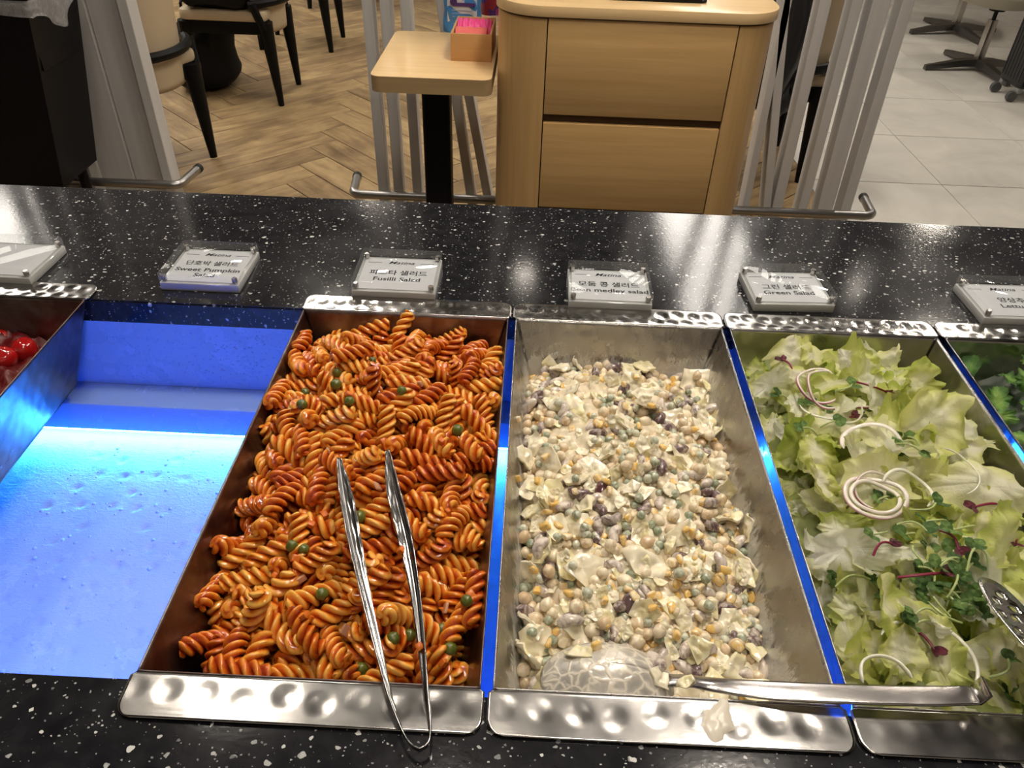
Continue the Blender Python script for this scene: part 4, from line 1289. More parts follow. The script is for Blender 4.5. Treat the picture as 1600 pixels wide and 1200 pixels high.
    'chickpea': '''4410 3147 8408 19 52 -58 -60 4424 2150 8398 41 -48 -24 74 3300 4079 8442 93 -33 -2 -17 2982 3424 8441 81 20 22 -51 3571 2612 8588 59 77 23 1 2887 3599 8371 67 -71 6 19 3777 1360 8465 30 5 1 -95 3962 3267 8547 14 -25 -25 -92 2939 3839 8380 1 -55 -10 -83 2758 3854 8266 92 -24 -28 8 2804 3622 8312 32 -40 67 -54 4570 1468 8267 7 -34 -89 -29 3602 1104 8433 27 95 6 -11 4029 1635 8474 49 -1 74 -46 4115 1294 8411 27 -32 84 35 4736 3971 8232 86 27 -32 29 3594 806 8406 89 21 26 30 3249 2238 8532 79 16 -45 -39 3755 806 8385 10 -22 3 97 3202 707 8329 81 8 41 -42 3971 500 8276 98 -9 -18 7 2760 1715 8234 66 -48 -18 55 4402 1780 8362 40 -73 -53 16 4356 960 8303 6 100 5 6 3906 942 8398 27 -6 -88 39 3314 814 8372 34 85 20 -36 3595 4391 8312 20 41 -46 -76 2763 1862 8247 33 -3 -75 57 3430 4487 8278 5 82 -12 55 4407 3274 8409 15 22 41 87 3527 3357 8568 56 -37 -68 -30 2842 2657 8380 54 -62 34 45 4238 1169 8364 39 86 32 -1 4636 762 8178 6 87 43 23 2835 4218 8230 65 -58 0 48 3474 4357 8321 6 32 -43 84 3667 1612 8510 1 68 -53 -50 4713 3084 8267 55 -24 79 -12 3289 1656 8475 23 8 37 90 4586 1764 8288 52 27 29 -76 2948 3522 8407 45 -16 19 -86 2953 2510 8434 58 0 4 81 4620 3051 8301 89 33 -3 -31 4721 1113 8169 85 21 -48 8 3455 1062 8426 76 -17 -61 -15 3100 1136 8370 39 16 -56 -71 4734 2313 8225 54 6 58 60 3538 2503 8588 68 56 15 46 2757 2017 8260 9 37 86 33 3354 1264 8438 19 43 61 -64 2757 2305 8250 43 26 -34 -80 3808 3342 8562 89 1 44 9 4353 4298 8266 51 -62 -54 26 2777 1232 8195 30 -91 23 -19 4579 2273 8333 72 41 -49 28 2756 2126 8254 86 23 40 20 2962 1917 8386 23 57 -67 -42 4041 4311 8304 98 -16 6 11 3458 3535 8543 0 100 3 5 4550 2655 8347 1 -95 21 23 4740 3310 8240 73 31 27 54 4486 3717 8360 13 -68 -18 -70 4377 3374 8408 37 -4 -30 -88 3545 1560 8509 46 -17 -60 -64 3970 2953 8554 87 36 -13 29 2780 4286 8171 30 40 -53 68 3931 3063 8552 0 -56 82 8 4438 1263 8311 69 67 -16 22 3141 4275 8318 76 57 -21 24 2727 3228 8362 90 -18 38 15 3097 2880 8489 65 26 -13 -70 3840 1541 8494 27 -38 -87 -18 2968 1093 8308 87 37 -6 -31 4135 1464 8420 27 -9 82 -50 2818 2068 8317 12 28 51 81 3841 4334 8332 33 0 -33 -88 2995 2704 8460 35 -38 -6 86 4572 3201 8340 84 1 -32 -44 3469 3212 8566 33 -87 -35 12 4214 1272 8380 2 -68 -54 -50 2746 2757 8299 54 4 76 35 2796 611 8165 47 70 -15 -51 3078 1444 8390 32 -46 -76 -33 2851 1879 8308 9 -26 96 -9 2787 2656 8296 35 -78 51 9 2878 2560 8380 4 -72 61 33 2751 1174 8279 63 6 52 58 4142 4231 8326 37 2 20 91 2996 3013 8450 24 -87 -44 0 3649 3395 8563 1 -10 -66 -75 4119 2287 8510 2 57 -70 -42 4412 779 8253 7 -53 78 34 2936 3149 8420 31 22 65 66 4211 3002 8504 46 55 -66 -21 3020 3804 8419 2 60 -78 -17 4506 3510 8358 20 -89 -11 -40 2962 2406 8427 3 -32 -14 94 2738 1816 8332 43 -1 47 -77 2816 1131 8215 67 12 64 37 4222 4480 8243 27 38 24 -85 2970 968 8294 25 -64 60 40 2853 3480 8384 50 75 -12 -43 3938 837 8386 44 -15 28 84 4745 2196 8275 28 -17 84 43 3404 1346 8460 44 -26 51 69 3204 1155 8394 2 43 -66 62 3243 2647 8540 93 33 -8 -14 3672 740 8371 6 26 -96 -12 4464 3610 8370 19 -50 -84 -7 4181 603 8281 35 -34 -63 60 4559 1854 8335 9 -31 36 -88 4463 3414 8366 38 59 -22 -68 4452 2980 8407 49 -86 15 0 4451 4049 8320 76 -53 -37 10 4276 646 8253 10 -26 96 4 4590 1276 8238 11 -92 -37 -6 2887 609 8218 27 -4 -15 95 4358 330 8199 74 1 -31 -59 3114 1667 8432 20 -69 -42 55 4251 3121 8462 20 24 93 20 4618 2947 8319 75 0 43 -50 4231 3852 8438 15 -40 -7 -90 2728 3353 8362 36 -19 57 -72 4498 1766 8332 38 37 -36 -77 2822 3936 8309 37 0 45 81 2874 4315 8221 93 23 16 -24 2799 2842 8306 13 6 -85 50 2791 3408 8291 63 73 9 23 4151 678 8354 29 78 27 49 3365 727 8345 1 -41 -37 -84 4426 3863 8383 62 24 73 16 3450 1550 8477 26 -54 78 -15 4761 3017 8323 50 36 -42 66 4027 3049 8534 19 -66 68 -24 4474 1431 8299 23 56 -73 -31 3719 1933 8548 5 13 -40 91 4063 1831 8494 77 -53 -33 -11 4506 3288 8364 77 4 -13 -62 4660 597 8160 28 27 3 92 2907 3046 8410 58 -16 -7 -79 4482 2305 8374 73 64 -16 -17 4432 2739 8409 42 72 54 15 4685 2110 8256 70 70 13 -7 3643 3741 8529 34 -12 -69 63 4222 846 8319 97 25 1 3 3022 2112 8433 11 33 -79 -50 2995 774 8262 17 8 -55 82 4733 1203 8216 16 81 -44 35 2807 3311 8320 31 18 -49 -80 3948 284 8278 14 41 -21 87 4033 1493 8441 51 31 32 74 2936 864 8272 8 54 64 54 3608 1262 8460 12 13 54 82 3273 3697 8495 20 55 81 -5 4341 1972 8412 2 91 -40 -9 3647 3615 8544 74 40 -35 -40 4127 2667 8528 73 24 -19 -61 3143 2229 8504 0 22 -97 4 3473 965 8410 11 -31 61 73 4324 4471 8209 90 -44 3 -7 4532 2912 8363 89 41 -20 -7 2732 3473 8339 68 -18 18 69 4193 4306 8289 35 -88 30 7 4664 2261 8281 35 -56 -15 74 4753 3182 8292 65 -46 30 -52 4702 2406 8258 22 -32 86 -34 2745 4069 8284 13 -67 16 -71 4028 2358 8534 71 -36 23 -57 3950 1933 8511 41 -83 29 -25 3052 2437 8476 61 -26 4 -75 3948 3421 8539 17 32 85 -37 2878 2824 8370 51 46 -40 -61 4347 1192 8316 39 -91 -14 0 4513 2196 8356 46 -10 -4 -88 3948 4486 8285 10 69 42 -57 2764 528 8224 52 -39 6 76 4101 1121 8382 20 83 41 -31 2787 469 8146 71 3 -68 -21 3820 2479 8575 38 44 44 69 4730 2750 8288 25 -47 -84 -11 3098 759 8302 57 -65 27 -42 4398 2611 8412 20 24 88 35 2979 3292 8443 83 -53 15 -2 4524 4104 8275 54 -71 -14 -44 3688 4304 8354 51 -46 -73 1 3535 4409 8391 45 70 33 44 3216 4128 8406 45 19 -84 -25 3640 4499 8356 7 -72 -66 -19 4331 2181 8434 58 62 41 -32 2996 1289 8347 80 -58 9 10 2995 1524 8416 38 70 1 60 3231 1011 8384 37 -82 30 -32 3288 1090 8410 82 -52 11 -20 3950 2595 8571 26 72 -38 52 3686 885 8398 14 -50 -85 10 3697 2395 8624 17 -62 -41 64 2778 2490 8384 24 -69 55 40 4018 1261 8425 61 -48 16 -62 2863 956 8297 7 -21 -96 -18 4762 2882 8329 79 -42 20 41 4486 4295 8244 84 51 -16 -10 4458 4421 8240 53 -65 -13 -53''',
    'kidney': '''4542 2033 8311 22 -16 -31 -91 4136 1562 8422 9 -8 -99 -1 4503 842 8248 54 -47 -60 36 2885 3269 8379 13 62 73 26 4068 714 8339 72 -50 -21 44 2912 1271 8294 48 -2 -4 87 4251 2522 8474 63 22 -31 -68 3513 1396 8481 14 21 94 22 4522 3927 8324 66 -54 30 -43 2914 4127 8285 7 -45 88 -11 4266 3635 8441 6 -16 -93 -33 4123 4441 8295 60 -7 -5 80 2740 3094 8307 4 75 -31 -57 2973 509 8226 21 34 89 -24 2778 3776 8317 10 -98 -15 11 4655 1392 8239 88 -36 14 28 3644 3078 8584 0 -91 38 15 4227 744 8294 3 12 -88 -46 3862 618 8330 79 -7 -21 57 2772 1037 8286 22 8 -94 26 3804 4197 8402 19 94 -16 25 4321 1827 8407 2 -71 70 2 4718 709 8133 49 51 -51 -49 3995 2136 8527 2 -54 82 -19 3918 2401 8575 31 94 -1 13 3056 4434 8251 55 -78 24 15 3076 4350 8288 14 0 -92 -36 4557 3015 8376 49 -9 48 72 3826 2031 8551 40 -24 29 -83 4240 3310 8455 32 -10 -92 22 3105 2077 8484 39 88 26 6 3538 1696 8554 17 -59 79 -3 3522 1867 8571 50 -84 -8 -17 4490 2232 8448 22 1 -74 -64 2905 3691 8414 16 36 -70 59 3725 3460 8567 80 -54 22 -14 4566 3678 8394 58 18 -21 -77 4468 2394 8411 91 -10 -38 -10 4575 4207 8260 36 -59 4 72 2822 3752 8406 85 7 -18 49 3735 997 8429 62 11 -22 75 4313 1310 8348 2 -91 41 1 3485 653 8338 75 13 0 -65 3398 1835 8529 62 23 14 74 4340 3892 8407 49 33 -63 -49 3125 3336 8500 49 19 0 -85 3427 3098 8575 10 11 -98 -15 2948 1393 8391 57 27 -37 -68 4585 2381 8388 76 3 27 59 4452 2007 8423 7 -94 25 22 3736 4505 8309 10 -96 -11 -24 3492 4266 8390 58 -20 32 -72 2883 1771 8357 56 -62 -25 49 4041 2585 8550 66 11 3 -74 2897 4433 8228 12 -61 34 71 2744 3627 8390 86 15 -43 21 3595 2413 8580 10 41 -78 -45 4558 4468 8253 8 27 84 -46 3792 3846 8516 25 33 -66 -63 4470 1154 8291 2 -6 72 70 4499 2513 8431 50 0 -55 -67 4039 579 8291 37 89 -15 -20 3447 3015 8576 46 88 11 3 2857 426 8198 55 67 23 44 3588 614 8362 4 -59 -71 -37 3418 1979 8557 85 5 -25 -45 4678 2650 8285 3 1 -36 -93 3728 4415 8357 75 65 9 -9 3065 4102 8371 45 87 16 10 3551 991 8462 46 9 -84 -29 3222 4487 8272 63 -51 -52 -27 4121 3360 8513 44 25 -42 -75''',
    'chip': '''3789 1712 8497 69 11 4 71 3610 2172 8556 61 1 -5 79 4297 2836 8436 98 1 19 -7 4727 3354 8323 36 27 -36 -82 3501 2621 8630 39 31 -25 -83 4450 648 8235 37 1 33 -87 4711 2513 8321 53 42 -40 61 4698 1877 8242 70 31 35 53 2909 2143 8450 32 -51 12 -79 4058 298 8225 78 4 -20 59 2733 2771 8436 40 -5 -91 -9 3541 2073 8591 30 -18 -25 90 3188 862 8401 41 38 -9 82 2954 4508 8250 60 45 -40 53 4665 2126 8368 15 8 -20 -97 4366 1594 8417 89 -12 -14 -41 3796 2199 8594 31 -10 12 -94 4625 4373 8302 95 31 2 8 4627 2775 8381 37 -38 84 11 3022 1798 8469 79 10 -2 60 3180 3721 8506 23 26 -33 -88 3212 2334 8559 40 4 -25 -88 2787 2121 8384 0 -95 22 -24 3100 591 8320 78 -9 -27 -56 2776 888 8327 18 -41 -22 -87 3306 2036 8547 73 -28 -20 59 3963 3691 8548 95 18 7 25 2793 1407 8360 24 26 54 -76 4228 1433 8471 55 0 18 -81 4702 1531 8323 31 -77 55 -2 2951 2654 8498 53 4 -51 68 3128 1403 8447 26 17 -11 94 4717 1659 8287 5 -42 -35 84 3005 3562 8516 86 9 -20 -46 3907 4319 8391 84 -13 8 -53 3317 4445 8361 42 -17 -83 33 4674 857 8216 28 66 -69 3 4576 3342 8419 96 2 15 23 2900 1545 8428 20 40 -7 -89 2857 720 8323 9 -14 -91 -38 4158 256 8300 89 14 38 22 4586 454 8212 15 0 9 -98 2767 2342 8407 55 3 -16 82 4137 1773 8518 90 32 15 27 4268 455 8281 5 -71 -69 -13 2792 2987 8406 10 75 58 31 4015 1015 8456 19 -13 -96 -13 3767 3509 8598 11 82 44 -34 3996 3482 8574 66 -13 31 68 4782 3750 8289 60 -7 79 -5 2779 589 8323 27 32 53 74 4085 4453 8363 98 -5 -1 -20 3800 2835 8612 3 -70 -70 10 4795 2007 8335 59 -20 77 -15 3073 4349 8375 22 4 -9 -97 4689 3534 8360 93 12 27 20 3702 3148 8623 50 18 17 83 4685 4095 8280 97 -6 -19 15 2939 319 8279 46 48 -9 -74 3210 1809 8551 23 -95 16 -10''',
}


# --- fusilli
M_PASTA = mat_pasta()
M_SAUCE = NT('tomato_sauce').set(color=(0.24, 0.030, 0.006), rough=0.22, spec=0.5).m
tag(link('sauce_bed', heap_mesh('fusilli', 0, 0.019, M_SAUCE, 0.005)), 'dark red tomato sauce under the fusilli', 'sauce', None, 'stuff')
fus_me = [fusilli_mesh(k, M_PASTA) for k in range(12)]
rnd = random.Random(17)
for k, (p, q) in enumerate(unpack(REST['fusilli'])):
    q = q @ Quaternion((1, 0, 0), rnd.uniform(0, 6.28))
    place('fusilli', fus_me[k % 12], p, q, 'sauced fusilli spiral ' + lean(q) + ', ' + zone(0, p) + ' of the pasta pan', 'pasta', 'fusilli in the pasta pan', rnd.uniform(0.96, 1.1))
M_PEA_D = NT('olive_green_pea').set(color=(0.105, 0.125, 0.018), rough=0.25, spec=0.55, coat=0.3).m
M_CARROT = NT('orange_carrot').set(color=(0.66, 0.16, 0.014), rough=0.28, sss=0.15, ssr=(1, .4, .1), sscale=0.002).m
M_ONION_BIT = NT('onion_bit').set(color=(0.62, 0.34, 0.20), rough=0.25, sss=0.3, ssr=(1, .6, .4), sscale=0.003).m
pea_d = [pea_mesh(k, M_PEA_D, 0.0052) for k in range(3)]
for k, (x, y) in enumerate([(527, 582), (582, 564), (525, 601), (477, 613), (472, 632), (546, 627), (628, 611), (715, 672), (561, 808), (457, 853), (474, 858), (503, 928), (615, 997), (640, 992), (703, 1014), (565, 1045), (690, 983), (729, 939)]):
    p, n = on_food(x, y, 0.0018)
    place('green_pea', pea_d[k % 3], p, Quaternion((rnd.random(), rnd.random(), rnd.random(), rnd.random())).normalized(), 'dark green pea among the fusilli', 'pea', 'peas in the pasta', rnd.uniform(0.9, 1.12))
def dice_me(k, mat, s=0.0032):
    r = random.Random(k)
    mb = MB().box((0, 0, 0), (2 * s * r.uniform(.8, 1.1), 2 * s * r.uniform(.8, 1.1), 2 * s * r.uniform(.6, 1.0)), 0.0009)
    mb.V = [v * (1 + 0.16 * noise.noise(v * 300 + Vector((k, k, k)))) for v in mb.V]
    return mb.me(mat)
dice = [dice_me(k, M_CARROT) for k in range(3)]
for k, (x, y) in enumerate([(486, 819), (462, 873), (476, 962), (693, 1036), (507, 805), (464, 711), (545, 616), (484, 966), (570, 870), (626, 860), (655, 1010), (600, 690), (440, 720), (690, 690), (735, 930), (580, 1030), (430, 900), (700, 800)]):
    p, n = on_food(x, y, 0.0014)
    place('carrot_dice', dice[k % 3], p, Quaternion((rnd.random(), rnd.random(), rnd.random(), rnd.random())).normalized(), 'orange carrot dice among the fusilli', 'carrot', 'carrot dice in the pasta', rnd.uniform(0.8, 1.15))
bits = [dice_me(k + 7, M_ONION_BIT, 0.0038) for k in range(2)]
for k, (x, y) in enumerate([(514, 702), (696, 950), (470, 905), (590, 760), (655, 600), (540, 985)]):
    p, n = on_food(x, y, 0.001)
    place('onion_bit', bits[k % 2], p, Quaternion((rnd.random(), rnd.random(), rnd.random(), rnd.random())).normalized(), 'pale cooked onion bit among the fusilli', 'onion', 'onion bits in the pasta', (1.3, 0.9, 0.5))

# --- bean medley
M_BED = NT('dressing_bed').set(color=(0.74, 0.64, 0.46), rough=0.22, sss=0.1, ssr=(0.8, 0.7, 0.5), sscale=0.003).m
tag(link('dressing_bed', heap_mesh('bean', 1, 0.0055, M_BED, 0.007, 90, 160)), 'creamy dressing under the bean salad', 'dressing', None, 'stuff')
CREAM = (0.90, 0.79, 0.58)
M_CORN = mat_coated('dressed_corn', (0.86, 0.53, 0.10), CREAM, (0.41, 0.62))
M_PEA = mat_coated('dressed_pea', (0.22, 0.28, 0.17), (0.70, 0.70, 0.56), (0.34, 0.60))
M_CHICK = mat_coated('dressed_chickpea', (0.66, 0.47, 0.27), CREAM, (0.34, 0.56))
M_KIDNEY = mat_coated('dressed_kidney_bean', (0.060, 0.010, 0.022), (0.74, 0.65, 0.56), (0.36, 0.60), 0.2, 120.0)
M_CHIP = mat_coated('dressed_cabbage', (0.84, 0.76, 0.42), (0.92, 0.84, 0.64), (0.33, 0.50), 0.20, 60.0)
bean_kinds = {
    'corn': ('corn_kernel', [corn_mesh(k, M_CORN) for k in range(5)], 'yellow corn kernel', 'corn', 'corn kernels in the bean salad'),
    'pea': ('green_pea', [pea_mesh(k + 5, M_PEA) for k in range(4)], 'grey-green dressed pea', 'pea', 'peas in the bean salad'),
    'chickpea': ('chickpea', [chickpea_mesh(k, M_CHICK) for k in range(5)], 'beige dressed chickpea', 'chickpea', 'chickpeas in the bean salad'),
    'kidney': ('kidney_bean', [kidney_mesh(k, M_KIDNEY) for k in range(4)], 'dark purple dressed kidney bean', 'bean', 'kidney beans in the bean salad'),
    'chip': ('cabbage_piece', [chip_mesh(k, M_CHIP) for k in range(10)], 'pale dressed cabbage piece', 'cabbage', 'cabbage pieces in the bean salad'),
}
for kind, (nm, mes, lab, cat, grp) in bean_kinds.items():
    for k, (p, q) in enumerate(unpack(REST[kind])):
        place(nm, mes[k % len(mes)], p, q, lab + ', ' + zone(1, p), cat, grp, rnd.uniform(0.92, 1.16))
UP = Vector((0, 0, 1))
def facing(nrm, spin):
    return Vector(nrm).normalized().to_track_quat('Z', 'Y') @ Quaternion((0, 0, 1), spin)
TO_CAM = Vector((0, -0.55, 0.8))
nm, mes, lab, cat, grp = bean_kinds['chip']
for k, (x, y, s_) in enumerate([(895, 640, 58), (1088, 598, 66), (1005, 715, 74), (890, 700, 42), (908, 888, 74), (1008, 880, 84), (1165, 898, 44), (1140, 978, 62), (1010, 955, 48), (862, 775, 56), (925, 735, 54), (962, 605, 40), (1050, 655, 46), (1085, 720, 44), (935, 950, 58), (1000, 820, 44), (870, 960, 44), (1092, 1010, 46), (985, 598, 40)]):
    p, n = on_food(x, y, 0.0022)
    d = (p - EYE).length
    nn = TO_CAM + Vector((rnd.uniform(-.35, .35), rnd.uniform(-.3, .3), rnd.uniform(-.1, .2)))
    place(nm, mes[k % len(mes)], p, facing(nn, rnd.uniform(0, 6.28)), 'large ' + lab + ' on top, ' + zone(1, p), cat, grp, s_ * d / FPX / 0.030)
cr = random.Random(41)
for k in range(110):
    x, y = cr.uniform(835, 1180), cr.uniform(590, 1010)
    if x > 1125 + (y - 700) * 0.2 or x > 1190:
        continue
    p, n = on_food(x, y, 0.0012)
    nn = TO_CAM + Vector((cr.uniform(-.6, .6), cr.uniform(-.6, .5), cr.uniform(-.2, .2)))
    place(nm, mes[k % len(mes)], p, facing(nn, cr.uniform(0, 6.28)), 'small ' + lab + ' on top, ' + zone(1, p), cat, grp, cr.uniform(0.36, 0.72))
nm, mes, lab, cat, grp = bean_kinds['kidney']
for k, (x, y) in enumerate([(1128, 912), (1085, 965), (1155, 850), (1125, 880), (1170, 1000), (1010, 930), (985, 940), (892, 970), (845, 855), (905, 770), (975, 640), (1115, 640), (880, 640), (1060, 700), (1090, 740), (1035, 635)]):
    p, n = on_food(x, y, 0.0015)
    place(nm, mes[k % 4], p, facing(TO_CAM, rnd.uniform(0, 6.28)), lab + ' lying on top, ' + zone(1, p), cat, grp, rnd.uniform(0.95, 1.2))
p, n = on_food(942, 767, 0.004)
M_KB = mat_coated('dark_red_kidney_bean', (0.085, 0.008, 0.016), (0.45, 0.37, 0.34), (0.56, 0.64), 0.16, 90.0)
place('kidney_bean', kidney_mesh(9, M_KB, 0.0068), p, facing(TO_CAM, 1.35), 'large dark red kidney bean, barely coated, lying mid-heap in the bean salad', 'bean', None, 1.05)
# pieces half sunk in the dressing wherever it would lie bare
cr = random.Random(77)
fill = 0
for k in range(900):
    x, y = cr.uniform(815, 1200), cr.uniform(575, 1070)
    p, n = on_food(x, y, 0.0004)
    if not LAST_HIT.startswith('dressing_bed') or fill > 150:
        continue
    fill += 1
    kd = cr.choice(('chip', 'chip', 'kidney', 'chip'))
    nm, mes, lab, cat, grp = bean_kinds[kd]
    nn = Vector((cr.uniform(-.5, .5), cr.uniform(-.7, .3), 1.0))
    place(nm, mes[k % len(mes)], p, facing(nn, cr.uniform(0, 6.28)), lab + ' half sunk in dressing, ' + zone(1, p), cat, grp, cr.uniform(0.4, 0.7) if kd == 'chip' else cr.uniform(0.8, 1.05))
cr = random.Random(91)
fill = 0
for k in range(400):
    x, y = cr.uniform(828, 1180), cr.uniform(585, 1020)
    if x > 1125 + (y - 700) * 0.2 or fill >= 190:
        continue
    p, n = on_food(x, y, 0.0010)
    if LAST_HIT.startswith(('food_pan', 'basin', 'bowl', 'handle')):
        continue
    fill += 1
    kd = cr.choice(('corn', 'corn', 'corn', 'pea', 'pea', 'chickpea'))
    nm, mes, lab, cat, grp = bean_kinds[kd]
    place(nm, mes[k % len(mes)], p, Quaternion((cr.gauss(0, 1), cr.gauss(0, 1), cr.gauss(0, 1), cr.gauss(0, 1))).normalized(), lab + ' lying on top, ' + zone(1, p), cat, grp, cr.uniform(0.92, 1.12))
# bits that slid off the spoon
for k, (x, y, s_, kind) in enumerate([(905, 1020, 44, 'chip'), (1030, 1062, 40, 'chip'), (1072, 1065, 34, 'chip')]):
    nm, mes, lab, cat, grp = bean_kinds[kind]
    p, n = on_food(x, y, 0.001)
    place(nm, mes[(k + 3) % len(mes)], p, facing(n + Vector((0, -0.1, 0.2)), rnd.uniform(0, 6.28)), 'pale cabbage piece sticking to the back of the serving spoon', cat, 'cabbage pieces on the serving spoon', s_ * (p - EYE).length / FPX / 0.030)
p, n = on_food(1025, 1035, 0.002)
place('kidney_bean', bean_kinds['kidney'][1][1], p, facing(n, 0.9 + PI / 2), 'purple kidney bean stuck to the back of the serving spoon', 'bean', None, 1.25)
p, n = on_food(932, 1012, 0.002)
place('corn_kernel', bean_kinds['corn'][1][1], p, facing(n, 0.4), 'corn kernel stuck to the back of the serving spoon', 'corn', None, 1.15)
for k, (x, y, d) in enumerate([(808, 655, 0.003), (808, 748, 0.003)]):
    p, n = on_food(x, y, 0.001)
    place('corn_kernel', bean_kinds['corn'][1][k], p, facing(n, 1.2), 'lone corn kernel stuck high on the pan wall', 'corn', 'corn kernels on the left wall of the bean pan', 0.95)

# --- green salad
def leaf_mesh(seed, mat, L=0.075, ruffle=1.0, aspect=0.8, curl=None, jag=0.14, wr=1.0):
    """a torn piece of leaf: crooked outline, cupped, folded and crinkled, frilly towards the rim"""
    r = random.Random(seed)
    na, nr = 72, 18
    nc = 6
    cor = []
    for k in range(nc):
        a = (k + r.uniform(-0.3, 0.3)) * 2 * PI / nc
        q = r.uniform(0.66, 1.15)
        cor.append((q * math.cos(a), q * math.sin(a) * aspect))
    rim = []
    for k in range(na):
        x_ = k / na * nc
        i, f = int(x_) % nc, x_ - int(x_)
        f = f * 0.6 + f * f * (3 - 2 * f) * 0.4
        p, q = cor[i], cor[(i + 1) % nc]
        rim.append((p[0] * (1 - f) + q[0] * f, p[1] * (1 - f) + q[1] * f))
    cu = curl if curl is not None else r.uniform(3, 13) * r.choice((-1, 1, 1))
    cu2 = r.uniform(-7, 7)
    fa, fo = r.uniform(0, PI), r.uniform(0.05, 0.2)
    o1, o2 = r.uniform(0, 50), r.uniform(0, 50)
    V, T, F = [Vector((0, 0, 0))], [0.0], []
    for j in range(1, nr + 1):
        s_ = j / nr
        for k in range(na):
            w = 2 * PI * k / na
            cw, sw = math.cos(w), math.sin(w)
            e = s_ ** 2.5
            out = 1 + e * (jag * noise.noise(Vector((cw * 4, sw * 4, o1))) + 0.07 * noise.noise(Vector((cw * 14, sw * 14, o1))))
            x, y = rim[k][0] * L * 0.5 * s_ * out, rim[k][1] * L * 0.5 * s_ * out
            d = x * math.cos(fa) + y * math.sin(fa)
            z = cu * y * y + cu2 * x * y + 0.9 * max(0.0, d - L * fo) ** 1.0 * (1 if cu > 0 else -1)
            z += wr * L * (0.20 * noise.noise(Vector((x * 22, y * 22, o2))) + 0.085 * noise.noise(Vector((x * 60, y * 48, o2 + 9))) + 0.030 * noise.noise(Vector((x * 150, y * 120, o2 + 4))))
            z += ruffle * e * L * (0.16 * noise.noise(Vector((cw * 2.6, sw * 2.6, o1 + 3))) + 0.05 * noise.noise(Vector((cw * 6.5, sw * 6.5, o1 + 7))) + 0.15 * noise.noise(Vector((x * 75, y * 75, o2 + 21))))
            x += ruffle * e * L * 0.05 * noise.noise(Vector((cw * 7, sw * 7, o1 + 17)))
            V.append(Vector((x, y, z)))
            rib = math.exp(-(y / (L * 0.07)) ** 2) * (0.8 if x < L * 0.2 else 0.4)
            T.append(max(0.0, min(1.0, s_ * 0.9 - rib * 0.7)))
    V[0].z = wr * L * (0.20 * noise.noise(Vector((0, 0, o2))) + 0.085 * noise.noise(Vector((0, 0, o2 + 9))))
    for k in range(na):
        F.append((0, 1 + k, 1 + (k + 1) % na))
    for j in range(nr - 1):
        for k in range(na):
            a, b_ = 1 + j * na + k, 1 + j * na + (k + 1) % na
            F.append((a, a + na, b_ + na, b_))
    me = mk(V, F, mat, True, None)
    set_attr(me, 'tone', T)
    return me


M_LET = mat_leaf('pale_lettuce', [(0.28, (0.92, 0.90, 0.70)), (0.50, (0.88, 0.87, 0.52)), (0.70, (0.76, 0.78, 0.27)), (0.94, (0.52, 0.61, 0.12))], 0.42, 0.26, 26.0)
M_LETG = mat_leaf('green_lettuce', [(0.22, (0.85, 0.86, 0.48)), (0.52, (0.70, 0.76, 0.22)), (0.88, (0.42, 0.54, 0.08))], 0.40, 0.28, 26.0)
M_LETW = mat_leaf('white_lettuce_rib', [(0.2, (0.93, 0.92, 0.82)), (0.6, (0.90, 0.90, 0.68)), (0.9, (0.78, 0.80, 0.42))], 0.40, 0.24, 22.0)
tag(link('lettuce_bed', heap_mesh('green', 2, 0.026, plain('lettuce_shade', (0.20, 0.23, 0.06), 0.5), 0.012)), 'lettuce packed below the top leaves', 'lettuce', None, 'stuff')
let_a = [leaf_mesh(k, M_LET, 0.075) for k in range(8)]
let_g = [leaf_mesh(k + 20, M_LETG, 0.070, 1.3, 0.75) for k in range(5)]
let_w = [leaf_mesh(k + 40, M_LETW, 0.070, 0.7, 0.55) for k in range(5)]
rnd = random.Random(29)
x0, x1 = pan_x(2)
cells = [(a, b_) for b_ in range(10) for a in range(5)]
for lay in range(2):
    for a, b_ in cells:
        u, v = (a + 0.5 + rnd.uniform(-.3, .3)) / 5, (b_ + 0.5 + rnd.uniform(-.3, .3)) / 10
        u = 0.12 + 0.78 * u
        v = 0.06 + 0.86 * v
        z = heap_height('green', u, v) - 0.012 + lay * 0.011 + rnd.uniform(-.003, .004)
        ins = TAPER * (RIM_Z - z)
        p = Vector((x0 + ins + (x1 - x0 - 2 * ins) * u, 0.0 + ins + (PAN_Y1 - 2 * ins) * v, z))
        me = rnd.choice(let_a + let_a + let_g + let_w) if lay else rnd.choice(let_a + let_g + let_g)
        nn = Vector((rnd.uniform(-.55, .55) - (u - .5) * 0.3, rnd.uniform(-.75, .25), 1.0))
        lo_ = place('lettuce_leaf', me, p, facing(nn, rnd.uniform(0, 6.28)), ('upper' if lay else 'lower') + ' torn lettuce piece ' + zone(2, p) + ' of the green salad', 'lettuce', 'lettuce pieces in the green salad', rnd.uniform(0.78, 1.1) * (0.8 if u < 0.25 or u > 0.8 else 1.0))
        keep_inside(lo_, 2)
fill = 0
for k in range(500):
    x, y = rnd.uniform(1150, 1600), rnd.uniform(560, 1115)
    p, n = on_food(x, y, 0.006)
    if not LAST_HIT.startswith('lettuce_bed') or fill > 40:
        continue
    fill += 1
    nn = Vector((rnd.uniform(-.4, .4), rnd.uniform(-.7, .2), 1.0))
    lo_ = place('lettuce_leaf', rnd.choice(let_a + let_w + let_g), p, facing(nn, rnd.uniform(0, 6.28)), 'tucked-in torn lettuce piece ' + zone(2, p) + ' of the green salad', 'lettuce', 'lettuce pieces in the green salad', rnd.uniform(0.6, 0.9))
    keep_inside(lo_, 2)
